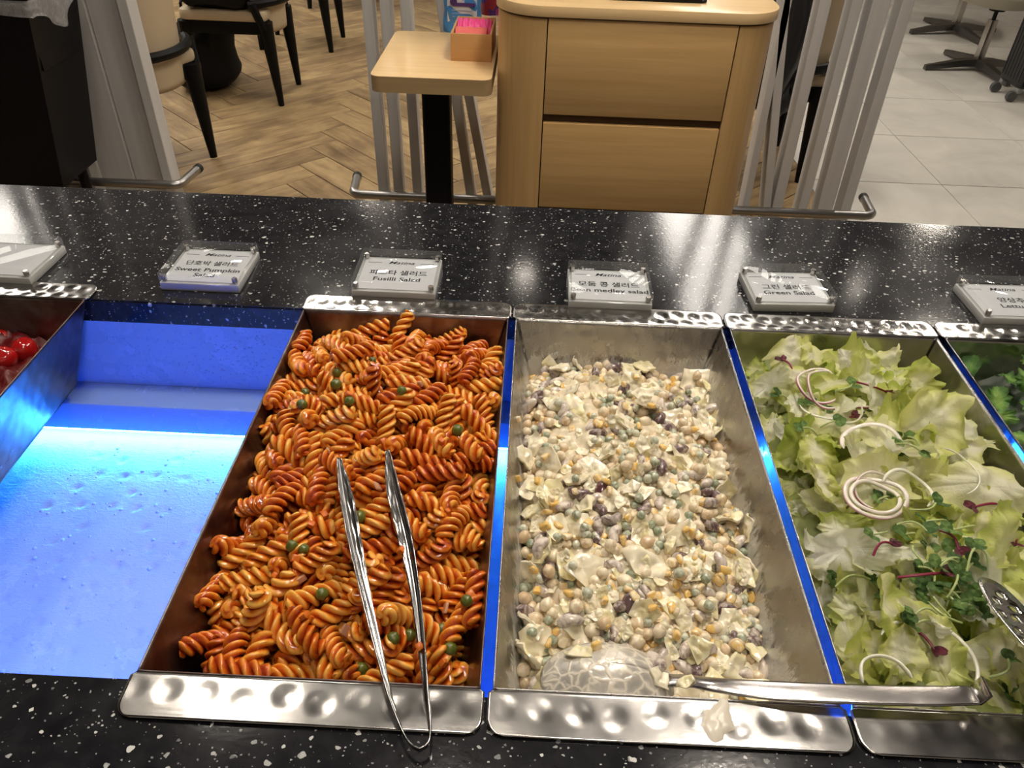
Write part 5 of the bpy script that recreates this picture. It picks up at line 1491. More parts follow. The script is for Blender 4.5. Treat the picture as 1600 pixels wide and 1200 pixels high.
# leaves the photograph singles out
SPECIAL = [
    (1385, 572, 0.047, let_a[1], (0.1, -1.0, 0.45), 1.2, 'pale lettuce piece standing upright at the rear of the green salad'),
    (1425, 598, 0.060, let_a[3], (0.3, -0.9, 0.6), 0.3, 'yellow-tinged curled lettuce leaf at the rear right of the green salad'),
    (1205, 600, 0.055, let_w[1], (-0.2, -0.8, 0.7), 0.8, 'whitish lettuce leaf against the rear left of the green salad'),
    (1320, 560, 0.034, let_w[2], (0.0, -1.0, 0.6), 2.0, 'small white lettuce tip poking up behind the onion rings'),
    (1500, 670, 0.062, let_w[0], (0.3, -0.5, 0.9), 2.2, 'glossy white lettuce leaf leaning on the right wall of its pan'),
    (1325, 858, 0.075, let_w[3], (0.1, -0.7, 0.8), 0.15, 'long white lettuce rib lying below the large onion rings'),
    (1365, 950, 0.070, let_w[4], (0.2, -0.6, 0.8), 1.5, 'broad whitish lettuce leaf beside the sprouts near the pan front'),
    (1240, 700, 0.070, let_g[0], (-0.2, -0.6, 0.8), 0.6, 'frilly yellow-green lettuce leaf along the left wall of its pan'),
    (1530, 760, 0.080, let_a[5], (0.3, -0.5, 0.9), 2.6, 'large cream lettuce leaf right of the large onion rings'),
    (1450, 600 + 60, 0.085, let_a[6], (0.15, -0.6, 0.8), 0.4, 'broad pale lettuce leaf behind the glossy white one'),
    (1565, 870, 0.085, let_g[2], (0.2, -0.6, 0.8), 0.9, 'bright green lettuce leaf with a small dark hole, near the server'),
    (1460, 1030, 0.075, let_g[3], (0.0, -0.6, 0.8), 1.9, 'soft green lettuce leaf inside the thin onion arc'),
]
for x, y, sz, me, nn, spin, lab in SPECIAL:
    p, n = on_food(x, y, 0.004)
    keep_inside(place('lettuce_leaf', me, p, facing(nn, spin), lab, 'lettuce', 'lettuce pieces in the green salad', sz / 0.068), 2)

# onion rings
t = NT('red_onion_slice')
at = t.n('ShaderNodeAttribute', attribute_name='tone')
col = t.ramp(at.outputs['Fac'], [(0.0, (0.80, 0.76, 0.66)), (0.62, (0.80, 0.72, 0.66)), (0.85, (0.55, 0.20, 0.33)), (1.0, (0.36, 0.07, 0.19))])
t.set(color=col, rough=0.2, spec=0.5, sss=0.35, ssr=(1, 0.8, 0.7), sscale=0.004)
t.bump(t.noise(t.coord(), 300, 3), 0.15, 0.0005)
M_ONION = t.m
t = NT('white_onion_slice')
t.set(color=(0.78, 0.77, 0.64), rough=0.2, spec=0.5, sss=0.4, ssr=(1, 0.9, 0.7), sscale=0.004)
M_ONION_W = t.m
def onion_mesh(seed, mat, R, th, h, a0=0.0, a1=2 * PI, purple=1.0, squash=0.9):
    r = random.Random(seed)
    closed = a1 - a0 > 6.2
    n = 56
    V, T, F = [], [], []
    m = 10
    cnt = n if closed else n + 1
    for q in range(cnt):
        w = a0 + (a1 - a0) * q / n
        rr = R * (1 + 0.05 * math.sin(2 * w + seed) + 0.025 * math.sin(3 * w + seed * 2))
        zz = R * 0.09 * math.sin(2 * w + seed * 1.3) + R * 0.05 * math.sin(3 * w + seed)
        e = 1.0
        if not closed:
            e = min(1.0, min(q, n - q) / 5 + 0.35)
        for k in range(m):
            g = 2 * PI * k / m
            dr = math.cos(g) * th * 0.5 * e
            dz = math.sin(g) * h * 0.5 * e
            V.append(Vector(((rr + dr) * math.cos(w), (rr + dr) * math.sin(w) * squash, zz + dz)))
            T.append(purple * (0.5 + 0.5 * math.cos(g)))
    for q in range(n if closed else n):
        q2 = (q + 1) % cnt
        for k in range(m):
            F.append((q * m + k, q2 * m + k, q2 * m + (k + 1) % m, q * m + (k + 1) % m))
    if not closed:
        F.append(tuple(reversed(range(m))))
        F.append(tuple(range(n * m, n * m + m)))
    me = mk(V, F, mat, True, 60)
    set_attr(me, 'tone', T)
    return me
ONION = [
    # px, py, radius, band, height, arc, material, purple, normal, lift, label
    (1366, 776, 0.0250, 0.0044, 0.0034, (0, 6.3), M_ONION, 0.80, (0.0, -0.12, 1.0), 0.012, 'outer ring of the large pale onion slice lying on the lettuce'),
    (1367, 776, 0.0192, 0.0040, 0.0034, (0, 6.3), M_ONION, 0.55, (0.0, -0.12, 1.0), 0.013, 'inner ring of the large pale onion slice lying on the lettuce'),
    (1378, 770, 0.0235, 0.0026, 0.0030, (0.4, 5.6), M_ONION, 0.9, (0.12, -0.25, 1.0), 0.008, 'tilted onion ring tucked under the large onion slice'),
    (1420, 765, 0.0215, 0.0036, 0.0026, (-1.6, 2.2), M_ONION_W, 0.0, (0.1, -0.15, 1.0), 0.010, 'white onion arc at the right of the large onion slice'),
    (1365, 700, 0.0300, 0.0045, 0.0018, (0.2, 3.3), M_ONION, 0.75, (0.0, -0.15, 1.0), 0.010, 'thin translucent onion arc behind the large onion slice'),
    (1278, 602, 0.0240, 0.0030, 0.0028, (0.3, 5.0), M_ONION, 1.0, (0.1, -0.2, 1.0), 0.010, 'purple-edged onion ring at the rear left of the green salad'),
    (1292, 606, 0.0250, 0.0028, 0.0028, (0.6, 4.4), M_ONION, 0.9, (0.25, -0.3, 1.0), 0.013, 'second purple-edged onion ring leaning on the rear left one'),
    (1335, 615, 0.0245, 0.0042, 0.0030, (-2.2, 2.0), M_ONION, 1.0, (0.0, -0.15, 1.0), 0.011, 'broad purple-edged onion arc at the rear of the green salad'),
    (1300, 628, 0.0310, 0.0024, 0.0018, (2.8, 5.8), M_ONION_W, 0.0, (0.1, -0.2, 1.0), 0.010, 'thin white onion strand below the purple-edged onion rings'),
    (1452, 1028, 0.0330, 0.0032, 0.0026, (-0.7, 2.5), M_ONION_W, 0.0, (0.0, -0.1, 1.0), 0.012, 'long thin white onion arc near the front of the green salad'),
    (1385, 1062, 0.0195, 0.0026, 0.0040, (0.1, 3.4), M_ONION_W, 0.0, (0.0, -0.1, 1.0), 0.010, 'faint onion half ring beside the end of the spoon handle'),
    (1490, 735, 0.0240, 0.0016, 0.0016, (-2.0, 0.9), M_ONION_W, 0.0, (0.2, -0.2, 1.0), 0.010, 'hair-thin onion strand below the glossy white lettuce leaf'),
]
for k, (x, y, R, th, h, (aa, ab), mt, pu, nn, lift, lab) in enumerate(ONION):
    p, n = on_food(x, y, lift + 0.004)
    place('onion_ring', onion_mesh(k + 1, mt, R, th, h, aa, ab, pu), p, facing(nn, 0), lab, 'onion', 'onion rings in the green salad')

# sprouts: a stem and two round leaves each
M_STEM = plain('pale_green_stem', (0.42, 0.50, 0.20), 0.35)
M_STEM_P = plain('crimson_stem', (0.24, 0.018, 0.055), 0.35)
M_SPROUT = mat_leaf('sprout_leaf', [(0.2, (0.19, 0.31, 0.08)), (0.5, (0.085, 0.175, 0.04)), (0.85, (0.045, 0.10, 0.022))], 0.25, 0.3, 60.0)
M_SPROUT_R = mat_leaf('dark_red_leaf', [(0.2, (0.20, 0.03, 0.06)), (0.5, (0.10, 0.03, 0.035)), (0.85, (0.05, 0.045, 0.02))], 0.2, 0.3, 60.0)
def round_leaf(seed, mat, L=0.011, longish=1.0):
    r = random.Random(seed)
    V, T, F = [], [], []
    na, nr = 22, 4
    V.append(Vector((L * 0.5, 0, 0)))
    T.append(0.2)
    for j in range(1, nr + 1):
        s_ = j / nr
        for k in range(na):
            w = 2 * PI * k / na
            rad = L * 0.5 * s_ * (1 - 0.22 * math.exp(-((abs(w) if w < PI else 2 * PI - w) / 0.35) ** 2))
            x, y = L * 0.5 + rad * math.cos(w) * longish, rad * math.sin(w) * 0.95
            V.append(Vector((x, y, 9 * y * y - 14 * (x - L * .5) ** 2 + 0.0006 * math.sin(w * 3 + seed))))
            T.append(s_ * 0.6)
    for k in range(na):
        F.append((0, 1 + k, 1 + (k + 1) % na))
    for j in range(nr - 1):
        for k in range(na):
            a, b_ = 1 + j * na + k, 1 + j * na + (k + 1) % na
            F.append((a, a + na, b_ + na, b_))
    me = mk(V, F, mat, True, None)
    set_attr(me, 'tone', T)
    return me
rl = [round_leaf(k, M_SPROUT) for k in range(4)]
rr_ = [round_leaf(k + 9, M_SPROUT_R, 0.013, 1.5) for k in range(2)]
stems = {}
def sprout(x, y, ang, L, red=False, ls=1.0, label=None, stem_mat=None):
    """ang: heading of the stem in plan; the two leaves sit at its far end, seen at the pixel"""
    p, n = on_food(x, y, 0.006)
    t_ = thing('sprout', label or ('dark red beet sprout with a crimson stem on the lettuce' if red else 'green two-leaved sprout, ' + zone(2, p) + ' of the green salad'), 'sprout', p, ang, 'crimson sprouts on the green salad' if red else 'green sprouts on the green salad')
    sm = stem_mat or (M_STEM_P if red else M_STEM)
    b1 = rnd.uniform(-0.3, 0.3)
    P = [Vector((-L * (1 - q / 7), b1 * L * math.sin(q / 7 * PI), -0.004 * (1 - q / 7) + 0.004 * math.sin(q / 7 * PI))) for q in range(8)]
    MB().tube(P, [0.0011 if red else 0.0009] * 7 + [0.0008], 7).build('stem', sm, t_)
    for s_ in (-1, 1):
        o = link('leaf', (rr_ if red else rl)[rnd.randrange(2 if red else 4)], t_)
        o.rotation_euler = (rnd.uniform(-.5, .5), -rnd.uniform(0.0, 0.5), s_ * rnd.uniform(0.5, 1.2))
        k = ls * rnd.uniform(0.85, 1.2)
        o.scale = (k, k, k)
for x, y, a_, L in [(1218, 618, 2.6, 0.014), (1262, 632, 2.0, 0.020), (1290, 640, 0.8, 0.022), (1330, 602, 0.3, 0.018), (1305, 658, 0.2, 0.016), (1418, 682, 1.9, 0.018), (1438, 705, 5.4, 0.020), (1412, 712, 1.2, 0.02),
                   (1376, 778, 2.6, 0.016), (1390, 776, 0.4, 0.016), (1462, 786, 0.2, 0.026), (1448, 830, 5.9, 0.022), (1480, 815, 0.9, 0.022), (1450, 850, 4.4, 0.018), (1470, 878, 3.4, 0.024), (1488, 880, 0.4, 0.020),
                   (1500, 905, 5.5, 0.022), (1440, 915, 3.0, 0.022), (1450, 940, 2.5, 0.026), (1430, 960, 3.3, 0.020), (1305, 905, 2.7, 0.020), (1360, 905, 0.4, 0.030), (1372, 925, 5.6, 0.026), (1430, 975, 2.9, 0.022),
                   (1500, 950, 5.2, 0.020), (1520, 935, 0.2, 0.022), (1535, 960, 0.0, 0.024), (1505, 1000, 5.4, 0.022), (1490, 860, 1.6, 0.018), (1415, 835, 3.0, 0.016), (1365, 835, 3.6, 0.016), (1410, 690, 3.4, 0.014),
                   (1575, 1030, 0.5, 0.022), (1570, 1080, 5.8, 0.02), (1520, 880, 0.6, 0.02), (1255, 668, 2.8, 0.016)]:
    sprout(x, y, a_ + rnd.uniform(-.2, .2), L)
for k in range(14):
    sprout(rnd.uniform(1425, 1535), rnd.uniform(800, 965), rnd.uniform(0, 6.28), rnd.uniform(0.016, 0.026))
for x, y, a_, L, lab in [(1222, 562, 1.9, 0.024, 'dark red sprout standing up at the rear left of the green salad'), (1385, 612, 5.7, 0.040, 'dark red sprout with a long crimson stem lying behind the onion arc'),
                         (1335, 650, 0.5, 0.020, 'dark red sprout under the rear onion rings'), (1523, 792, 3.3, 0.034, 'branching crimson sprout leaning on the right wall of its pan'),
                         (1588, 850, 4.7, 0.040, 'long crimson stem hanging at the right edge of the green salad'), (1460, 1015, 5.2, 0.024, 'crimson stem lying inside the thin onion arc'),
                         (1475, 895, 0.1, 0.036, 'crimson stem crossing the sprouts in front of the onion rings'), (1395, 850, 0.5, 0.02, 'short crimson stem just below the large onion rings'), (1498, 860, 5.0, 0.026, 'crimson stem among the sprouts beside the perforated server')]:
    sprout(x, y, a_, L, True, 0.55, lab)

# --- dark leaves at the right edge
M_ROCKET = mat_leaf('dark_salad_leaf', [(0.2, (0.28, 0.46, 0.09)), (0.5, (0.12, 0.27, 0.045)), (0.85, (0.05, 0.14, 0.022))], 0.22, 0.3, 40.0)
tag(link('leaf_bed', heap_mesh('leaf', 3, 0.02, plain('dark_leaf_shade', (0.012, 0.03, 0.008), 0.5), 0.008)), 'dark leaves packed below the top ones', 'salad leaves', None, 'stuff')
rk = [leaf_mesh(k + 60, M_ROCKET, 0.050, 0.8, 0.55, None, 0.3, 0.8) for k in range(6)]
x0, x1 = pan_x(3)
for a in range(5):
    for b_ in range(8):
        u, v = (a + rnd.uniform(0.2, 0.8)) / 6.5 + 0.03, 0.42 + 0.56 * (b_ + rnd.uniform(.2, .8)) / 8
        z = heap_height('leaf', u, v) - 0.002 + rnd.uniform(0, .012)
        ins = TAPER * (RIM_Z - z)
        p = (x0 + ins + (x1 - x0 - 2 * ins) * u, ins + (PAN_Y1 - 2 * ins) * v, z)
        nn = Vector((rnd.uniform(-.7, .5), rnd.uniform(-.9, .2), 0.9))
        lo_ = place('salad_leaf', rk[rnd.randrange(6)], p, facing(nn, rnd.uniform(0, 6.28)), 'dark green salad leaf in the pan at the right edge', 'salad leaf', 'dark leaves at the right edge', rnd.uniform(0.7, 1.05))
        keep_inside(lo_, 3)

# --- cherry tomatoes
M_TOM = NT('cherry_tomato_skin').set(color=(0.42, 0.010, 0.010), rough=0.14, spec=0.6, coat=0.4, coatr=0.05).m
tom = blob_mesh(lambda d: d * 0.0145 * lump(d, 3, 1.3, 0.05) * (1 - 0.10 * math.exp(-((1 - d.z) / 0.04))), M_TOM, 26, 16)
for k, (x, y, z, lab) in enumerate([(38, 546, 0.836, 'red cherry tomato touching the sloping wall of its pan'), (6, 560, 0.838, 'red cherry tomato at the left edge, nearest of the three'), (4, 532, 0.828, 'red cherry tomato at the left edge, half hidden behind another')]):
    p = at_z(x, y, z)
    place('cherry_tomato', tom, p, Quaternion((1, 0.3 * k, 0.2, 0.1 * k)).normalized(), lab, 'tomato', 'cherry tomatoes in the leftmost pan', 1.0)
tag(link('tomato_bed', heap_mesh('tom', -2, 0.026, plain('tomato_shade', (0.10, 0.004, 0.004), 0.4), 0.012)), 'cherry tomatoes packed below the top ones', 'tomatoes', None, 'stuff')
# ------------------------------------------------------------------ oak drawer cabinet
CBX0, CBX1, CBY0, CBY1, CBH = 0.158, 0.882, 1.823, 2.43, 0.905
cb = thing('drawer_cabinet', 'oak drawer cabinet with rounded front corners, behind the counter', 'cabinet', ((CBX0 + CBX1) / 2, (CBY0 + CBY1) / 2, 0))
cc = Vector(cb.location)
def rel(x, y, z=0.0):
    return (x - cc.x, y - cc.y, z - cc.z)
DX0, DX1 = 0.291, 0.772
outl = round_rect(CBX0 - cc.x, CBY0 + 0.0 - cc.y, CBX1 - cc.x, CBY1 - cc.y, (0.125, 0.108, 0.004, 0.004), 12)
# carcass with a recess behind the drawers: two rounded uprights, back block
def side_outline(left):
    P = round_rect(CBX0 - cc.x, CBY0 - cc.y, CBX1 - cc.x, CBY1 - cc.y, (0.125, 0.108, 0.004, 0.004), 12)
    if left:
        Q = [p for p in P if p[0] < DX0 - cc.x - 0.003]
        return [p for p in Q if p[1] > 0] + [p for p in Q if p[1] <= 0] + [(DX0 - cc.x - 0.003, CBY0 - cc.y), (DX0 - cc.x - 0.003, CBY1 - cc.y)]
    Q = [p for p in P if p[0] > DX1 - cc.x + 0.003]
    return [(DX1 - cc.x + 0.003, CBY1 - cc.y), (DX1 - cc.x + 0.003, CBY0 - cc.y)] + Q
MB().prism(side_outline(True), 0.0, CBH - 0.006).build('left_upright', M_OAK_V, cb, True, 30)
MB().prism(side_outline(False), 0.0, CBH - 0.006).build('right_upright', M_OAK_V, cb, True, 30)
MB().box(rel((DX0 + DX1) / 2, (CBY0 + 0.03 + CBY1) / 2, (CBH - 0.01) / 2), (DX1 - DX0 + 0.004, CBY1 - CBY0 - 0.03, CBH - 0.012)).build('inner_carcass', M_DARK_GAP, cb, False)
for z0, z1 in ((0.6585, 0.9000), (0.387, 0.6350), (0.115, 0.3640)):
    d = MB().box(rel((DX0 + DX1) / 2, CBY0 + 0.0105, (z0 + z1) / 2), (DX1 - DX0, 0.021, z1 - z0), 0.0015).build('drawer', M_OAK, cb)
    MB().box(rel((DX0 + DX1) / 2, CBY0 + 0.022, z1 + 0.0115), (DX1 - DX0, 0.012, 0.021)).build('finger_groove', M_DARK_GAP, d, False)
MB().prism(round_rect(CBX0 - 0.006 - cc.x, CBY0 - 0.006 - cc.y, CBX1 + 0.006 - cc.x, CBY1 - cc.y, (0.131, 0.114, 0.004, 0.004), 14), CBH - 0.001, CBH + 0.0255, 0.0015).build('top', M_OAK_TOP_LIT, cb, True, 30)
MB().prism(round_rect(CBX0 + 0.004 - cc.x, CBY0 + 0.004 - cc.y, CBX1 - 0.004 - cc.x, CBY1 - cc.y, (0.121, 0.104, 0.004, 0.004), 14), CBH - 0.006, CBH - 0.001).build('shadow_gap', M_DARK_GAP, cb, True, 30)
ty = at_z(1020, 2, CBH + 0.027)
tx0, tx1 = at_z(946, 2, CBH + 0.027).x, at_z(1104, 2, CBH + 0.027).x
tr = thing('serving_tray', 'dark tray on top of the oak drawer cabinet', 'tray', ((tx0 + tx1) / 2, ty.y + 0.14, CBH + 0.026))
w2 = (tx1 - tx0) / 2
MB().prism(round_rect(-w2, -0.14, w2, 0.14, 0.02), 0.0, 0.006, 0.002).build('base', M_BLACK, tr)
rimm = MB()
for c, s in (((0, -0.137, 0.012), (2 * w2 - 0.03, 0.006, 0.018)), ((0, 0.137, 0.012), (2 * w2 - 0.03, 0.006, 0.018)), ((-w2 + 0.003, 0, 0.012), (0.006, 0.25, 0.018)), ((w2 - 0.003, 0, 0.012), (0.006, 0.25, 0.018))):
    rimm.box(c, s, 0.002)
rimm.build('rim', M_BLACK, tr)

# ------------------------------------------------------------------ side table with its box and pouches
TX0, TX1, TY0, TY1, TZ = -0.183, 0.147, 1.845, 2.315, 0.735
tb = thing('side_table', 'light oak side table with a black post, left of the drawer cabinet', 'table', ((TX0 + TX1) / 2, (TY0 + TY1) / 2, 0))
hx, hy = (TX1 - TX0) / 2, (TY1 - TY0) / 2
tt = MB().prism(round_rect(-hx, -hy, hx, hy, 0.028, 8), TZ - 0.043, TZ - 0.002).build('tabletop', M_OAK_EDGE, tb, True, 30)
MB().prism(round_rect(-hx, -hy, hx, hy, 0.028, 8), TZ - 0.002, TZ, 0.0008).build('lit_surface_layer', M_OAK_TOP_LIT, tt, True, 30)  # thin sheet on the darker slab, carries the painted overhead light
q = at_y(685, 230, (TY0 + TY1) / 2)
MB().prism(round_rect(-0.042, -0.042, 0.042, 0.042, 0.014), 0.012, TZ - 0.043).build('post', M_BLACK, tb, True, 30, (q.x - tb.location.x, 0, 0))
MB().prism(round_rect(-0.15, -0.20, 0.15, 0.20, 0.02), 0.0, 0.012, 0.002).build('foot_plate', M_BLACK, tb, True, 30)
fp = at_z(705, 95, TZ)
fr_ = at_z(768, 99, TZ)
bw = fr_.x - fp.x
bh = at_y(705, 52, fp.y).z - TZ
bdp = at_z(719, 25, TZ + bh).y - fp.y
bx = thing('napkin_box', 'open bamboo box of pink packets on the side table', 'box', (fp.x + bw / 2, fp.y + bdp / 2, TZ), -0.01)
th = 0.006
MB().box((0, -bdp / 2 + th / 2, bh / 2), (bw, th, bh), 0.001).build('front_board', M_BAMBOO, bx)
MB().box((0, bdp / 2 - th / 2, bh / 2), (bw, th, bh), 0.001).build('rear_board', M_BAMBOO, bx)
for s_ in (-1, 1):
    MB().box((s_ * (bw / 2 - th / 2), 0, bh / 2), (th, bdp - 2 * th, bh), 0.001).build('side_board', M_BAMBOO, bx)
MB().box((0, 0, 0.004), (bw - 2 * th, bdp - 2 * th, 0.006)).build('bottom_board', M_BAMBOO, bx)
M_PINK = plain('salmon_paper', (0.80, 0.155, 0.135), 0.5)
M_HOT = plain('hot_pink_plastic', (0.86, 0.07, 0.30), 0.35)
pk = MB()
def bulge(u, v):
    a = PI * v
    return Vector(((u - 0.5) * (bw - 0.026) - 0.004, -bdp * 0.19 - math.cos(a) * bdp * 0.17, 0.007 + (bh - 0.005) * math.sin(a) ** 0.5 + 0.0008 * math.sin(u * 19)))
k_ = link('packet_bundle', grid_mesh(24, 18, bulge, M_PINK))
k_.location = bx.location
solid(k_, 0.002, 0)
tag(k_, 'salmon pink bundle of packets in the bamboo box, nearer the counter', 'packets')
def frill(u, v):
    a = PI * v
    return Vector(((u - 0.5) * (bw - 0.016), bdp * 0.24 - math.cos(a) * bdp * 0.18, 0.007 + (bh - 0.003 + 0.0025 * math.sin(u * 37) * math.sin(a) + 0.002 * math.sin(u * 71 + 2)) * math.sin(a) ** 0.5))
k_ = link('packet_bundle', grid_mesh(60, 18, frill, M_HOT))
k_.location = bx.location
solid(k_, 0.002, 0)
tag(k_, 'hot pink frilly bundle of packets in the bamboo box, at the back', 'packets')
# blue pouch behind the box
pb = at_z(722, 51, TZ)
po = thing('refill_pouch', 'blue plastic pouch with a white label, behind the bamboo box', 'pouch', (pb.x, pb.y + 0.03, TZ), 0.03)
PW, PH = 0.063, 0.27
def pouch(u, v):
    w = 2 * PI * u
    s_ = 1 - 0.12 * math.sin(PI * v) + 0.02 * math.sin(v * 21)
    dp = 0.034 * (1 - v ** 2.5) + 0.003
    return Vector((PW * math.copysign(abs(math.cos(w)) ** 0.6, math.cos(w)) * (s_ + 0.10 * v), dp * math.copysign(abs(math.sin(w)) ** 0.8, math.sin(w)) + 0.002 * math.sin(v * 30 + u * 25), PH * v))
link('pouch_body', grid_mesh(48, 30, pouch, plain('blue_film', (0.055, 0.22, 0.52), 0.22)), po)
def label(u, v):
    x = (u - 0.5) * 0.092
    z = 0.012 + 0.098 * v
    return Vector((x, -0.0365 + 0.004 * (z / PH) ** 2 + 3.2 * x * x, z))
lb = link('label', grid_mesh(14, 10, label, plain('white_label', (0.55, 0.55, 0.60), 0.35)), po)
MB().box((0.006, -0.0372, 0.083), (0.070, 0.002, 0.010)).build('purple_band', plain('purple_print', (0.07, 0.03, 0.16), 0.4), lb, False)
MB().lathe([(0.011, -0.001), (0.011, 0.001)], 20, Matrix.Translation((-0.026, -0.0374, 0.091)) @ Matrix.Rotation(PI / 2, 4, 'X')).build('purple_emblem', plain('purple_print_dark', (0.05, 0.02, 0.12), 0.4), lb, False)
for k in range(3):
    MB().box((0.002 - 0.006 * (k == 2), -0.0368, 0.066 - k * 0.009), (0.066 - 0.014 * (k == 2), 0.0012, 0.0018)).build('printed_line', plain('pale_print', (0.33, 0.33, 0.40), 0.5), lb, False)
sb = at_z(764, 26, TZ)
so = thing('snack_pouch', 'dark red and purple pouch behind the bamboo box, beside the cabinet', 'pouch', (sb.x + 0.012, sb.y + 0.045, TZ), 0.3)
def pouch2(u, v):
    w = 2 * PI * u
    return Vector((0.042 * math.copysign(abs(math.cos(w)) ** 0.6, math.cos(w)), (0.026 * (1 - v ** 2) + 0.002) * math.sin(w), 0.16 * v))
t = NT('dark_red_film')
col = t.ramp(t.noise(t.coord(), 22, 2), [(0.38, (0.22, 0.018, 0.03)), (0.5, (0.05, 0.02, 0.14)), (0.62, (0.30, 0.03, 0.16))], 'CONSTANT')
t.set(color=col, rough=0.25)
link('pouch_body', grid_mesh(30, 16, pouch2, t.m), so)
MB().box((0, 0, 0.161), (0.08, 0.004, 0.012), 0.001).build('sealed_edge', M_BLACK, so)

# ------------------------------------------------------------------ slatted screens and their bumper rails
SY = 2.52
def slat(parent, x0, z0, x1, z1, w=0.035, d=0.075, y=SY, top=2.45, mat=None):
    """an upright rectangular tube whose left front edge passes x0 at height z0 and x1 at z1"""
    k = (x1 - x0) / (z1 - z0)
    zb, zt = 0.0, top
    xb, xt = x0 + k * (zb - z0), x0 + k * (zt - z0)
    V = []
    for x, z in ((xb, zb), (xt, zt)):
        V += [(x, y, z), (x + w, y, z), (x + w, y + d, z), (x, y + d, z)]
    V = [Vector(v) - parent.location for v in V]
    bm = bmesh.new()
    vs = [bm.verts.new(v) for v in V]
    for f in ((3, 2, 1, 0), (4, 5, 6, 7), (0, 1, 5, 4), (1, 2, 6, 5), (2, 3, 7, 6), (3, 0, 4, 7)):
        bm.faces.new([vs[i] for i in f])
    bmesh.ops.bevel(bm, geom=bm.edges[:], offset=0.002, segments=1, affect='EDGES')
    me = bpy.data.meshes.new('slat')
    bm.to_mesh(me)
    bm.free()
    me.materials.append(mat or M_SLAT)
    return link('slat', me, parent)


def rail(parent, x0, x1, y, z, ends=(True, True)):
    R, r = 0.035, 0.0165
    P = []
    if ends[0]:
        P += [(x0 - 0.012, y + 0.165, z), (x0, y + R + 0.01, z)]
        P += [(x0 + R - R * math.cos(a), y + R - R * math.sin(a), z) for a in (0.0, 0.4, 0.8, 1.2, 1.5708)]
    else:
        P += [(x0, y, z)]
    if ends[1]:
        P += [(x1 - R + R * math.sin(a), y + R - R * math.cos(a), z) for a in (0.0, 0.4, 0.8, 1.2, 1.5708)]
        P += [(x1, y + R + 0.01, z), (x1 + 0.012, y + 0.165, z)]
    else:
        P += [(x1, y, z)]
    P = [Vector(p) - parent.location for p in P]
    o = MB().tube(P, r, 16).build('bumper_rail', M_TUBE, parent)
    for k, on in enumerate(ends):
        if on:
            e, f = (P[0], P[1]) if k == 0 else (P[-1], P[-2])
            dv = (e - f).normalized()
            MB().tube([e - dv * 0.012, e + dv * 0.008, e + dv * 0.011], [0.0182, 0.0182, 0.015], 18).build('end_cap', M_RUBBER, o)
    return o


sc1 = thing('slatted_screen', 'silver-grey slatted screen between the side table and the right aisle', 'screen', (0.6, SY, 0))
for x0_, z0_, x1_, z1_, w_ in ((-0.327, 0.486, -0.324, 0.089, 0.035), (-0.267, 0.484, -0.264, 0.086, 0.035), (-0.196, 0.487, -0.190, 0.085, 0.035), (-0.034, 0.455, 0.018, 0.083, 0.033), (0.010, 0.486, 0.085, 0.081, 0.033),
                               (0.32, 0.4, 0.36, 0.1, 0.035), (0.55, 0.4, 0.52, 0.1, 0.035), (0.80, 0.4, 0.83, 0.1, 0.035), (1.078, 0.4, 1.085, 0.09, 0.026), (1.135, 0.30, 1.165, 0.091, 0.030), (1.185, 0.83, 1.199, 0.092, 0.038), (1.290, 0.83, 1.300, 0.097, 0.034), (1.356, 0.836, 1.373, 0.10, 0.058), (1.452, 0.84, 1.462, 0.104, 0.038)):
    slat(sc1, x0_, z0_, x1_, z1_, w_)
rail(sc1, -0.418, 1.575, SY - 0.045, 0.10)
MB().box((0.0, 0.0375, 2.47), (2.1, 0.075, 0.04), 0.003).build('head_rail', M_SLAT, sc1)
sc2 = thing('slatted_screen', 'broad silver-grey slatted screen behind the black bin', 'screen', (-1.5, SY, 0))
for x0_, w_, d_, y_ in ((-1.172, 0.036, 0.075, SY + 0.015), (-1.300, 0.126, 0.03, SY + 0.055), (-1.430, 0.127, 0.03, SY + 0.045), (-1.492, 0.040, 0.075, SY + 0.015), (-1.62, 0.112, 0.03, SY + 0.05), (-1.75, 0.112, 0.03, SY + 0.05), (-1.82, 0.036, 0.075, SY + 0.015)):
    slat(sc2, x0_, 0.1, x0_, 1.0, w_, d_, y_)
rail(sc2, -1.95, -1.085, SY - 0.035, 0.10, (False, True))
MB().box((0.0, 0.05, 2.47), (0.75, 0.075, 0.04), 0.003).build('head_rail', M_SLAT, sc2)

# ------------------------------------------------------------------ black bin with its clear liner
bn = thing('waste_bin', 'black tapered waste bin on legs in front of the left screen', 'bin', (-1.6, 2.34, 0))
def bin_ring(x0, x1, y0, y1, z):
    return [Vector((x - bn.location.x, y - bn.location.y, z)) for x, y in ((x0, y0), (x1, y0), (x1, y1), (x0, y1))]
V = bin_ring(-1.80, -1.372, 2.215, 2.47, 0.195) + bin_ring(-1.92, -1.262, 2.17, 2.475, 0.80) + bin_ring(-1.90, -1.282, 2.19, 2.455, 0.80) + bin_ring(-1.88, -1.292, 2.2, 2.445, 0.60)
F = [(3, 2, 1, 0)] + [(a + i, a + (i + 1) % 4, a + 4 + (i + 1) % 4, a + 4 + i) for a in (0, 4, 8) for i in range(4)] + [(12, 13, 14, 15)]
link('bin_body', mk(V, F, plain('black_bin_plastic', (0.006, 0.0055, 0.007), 0.4, spec=0.2), False), bn)
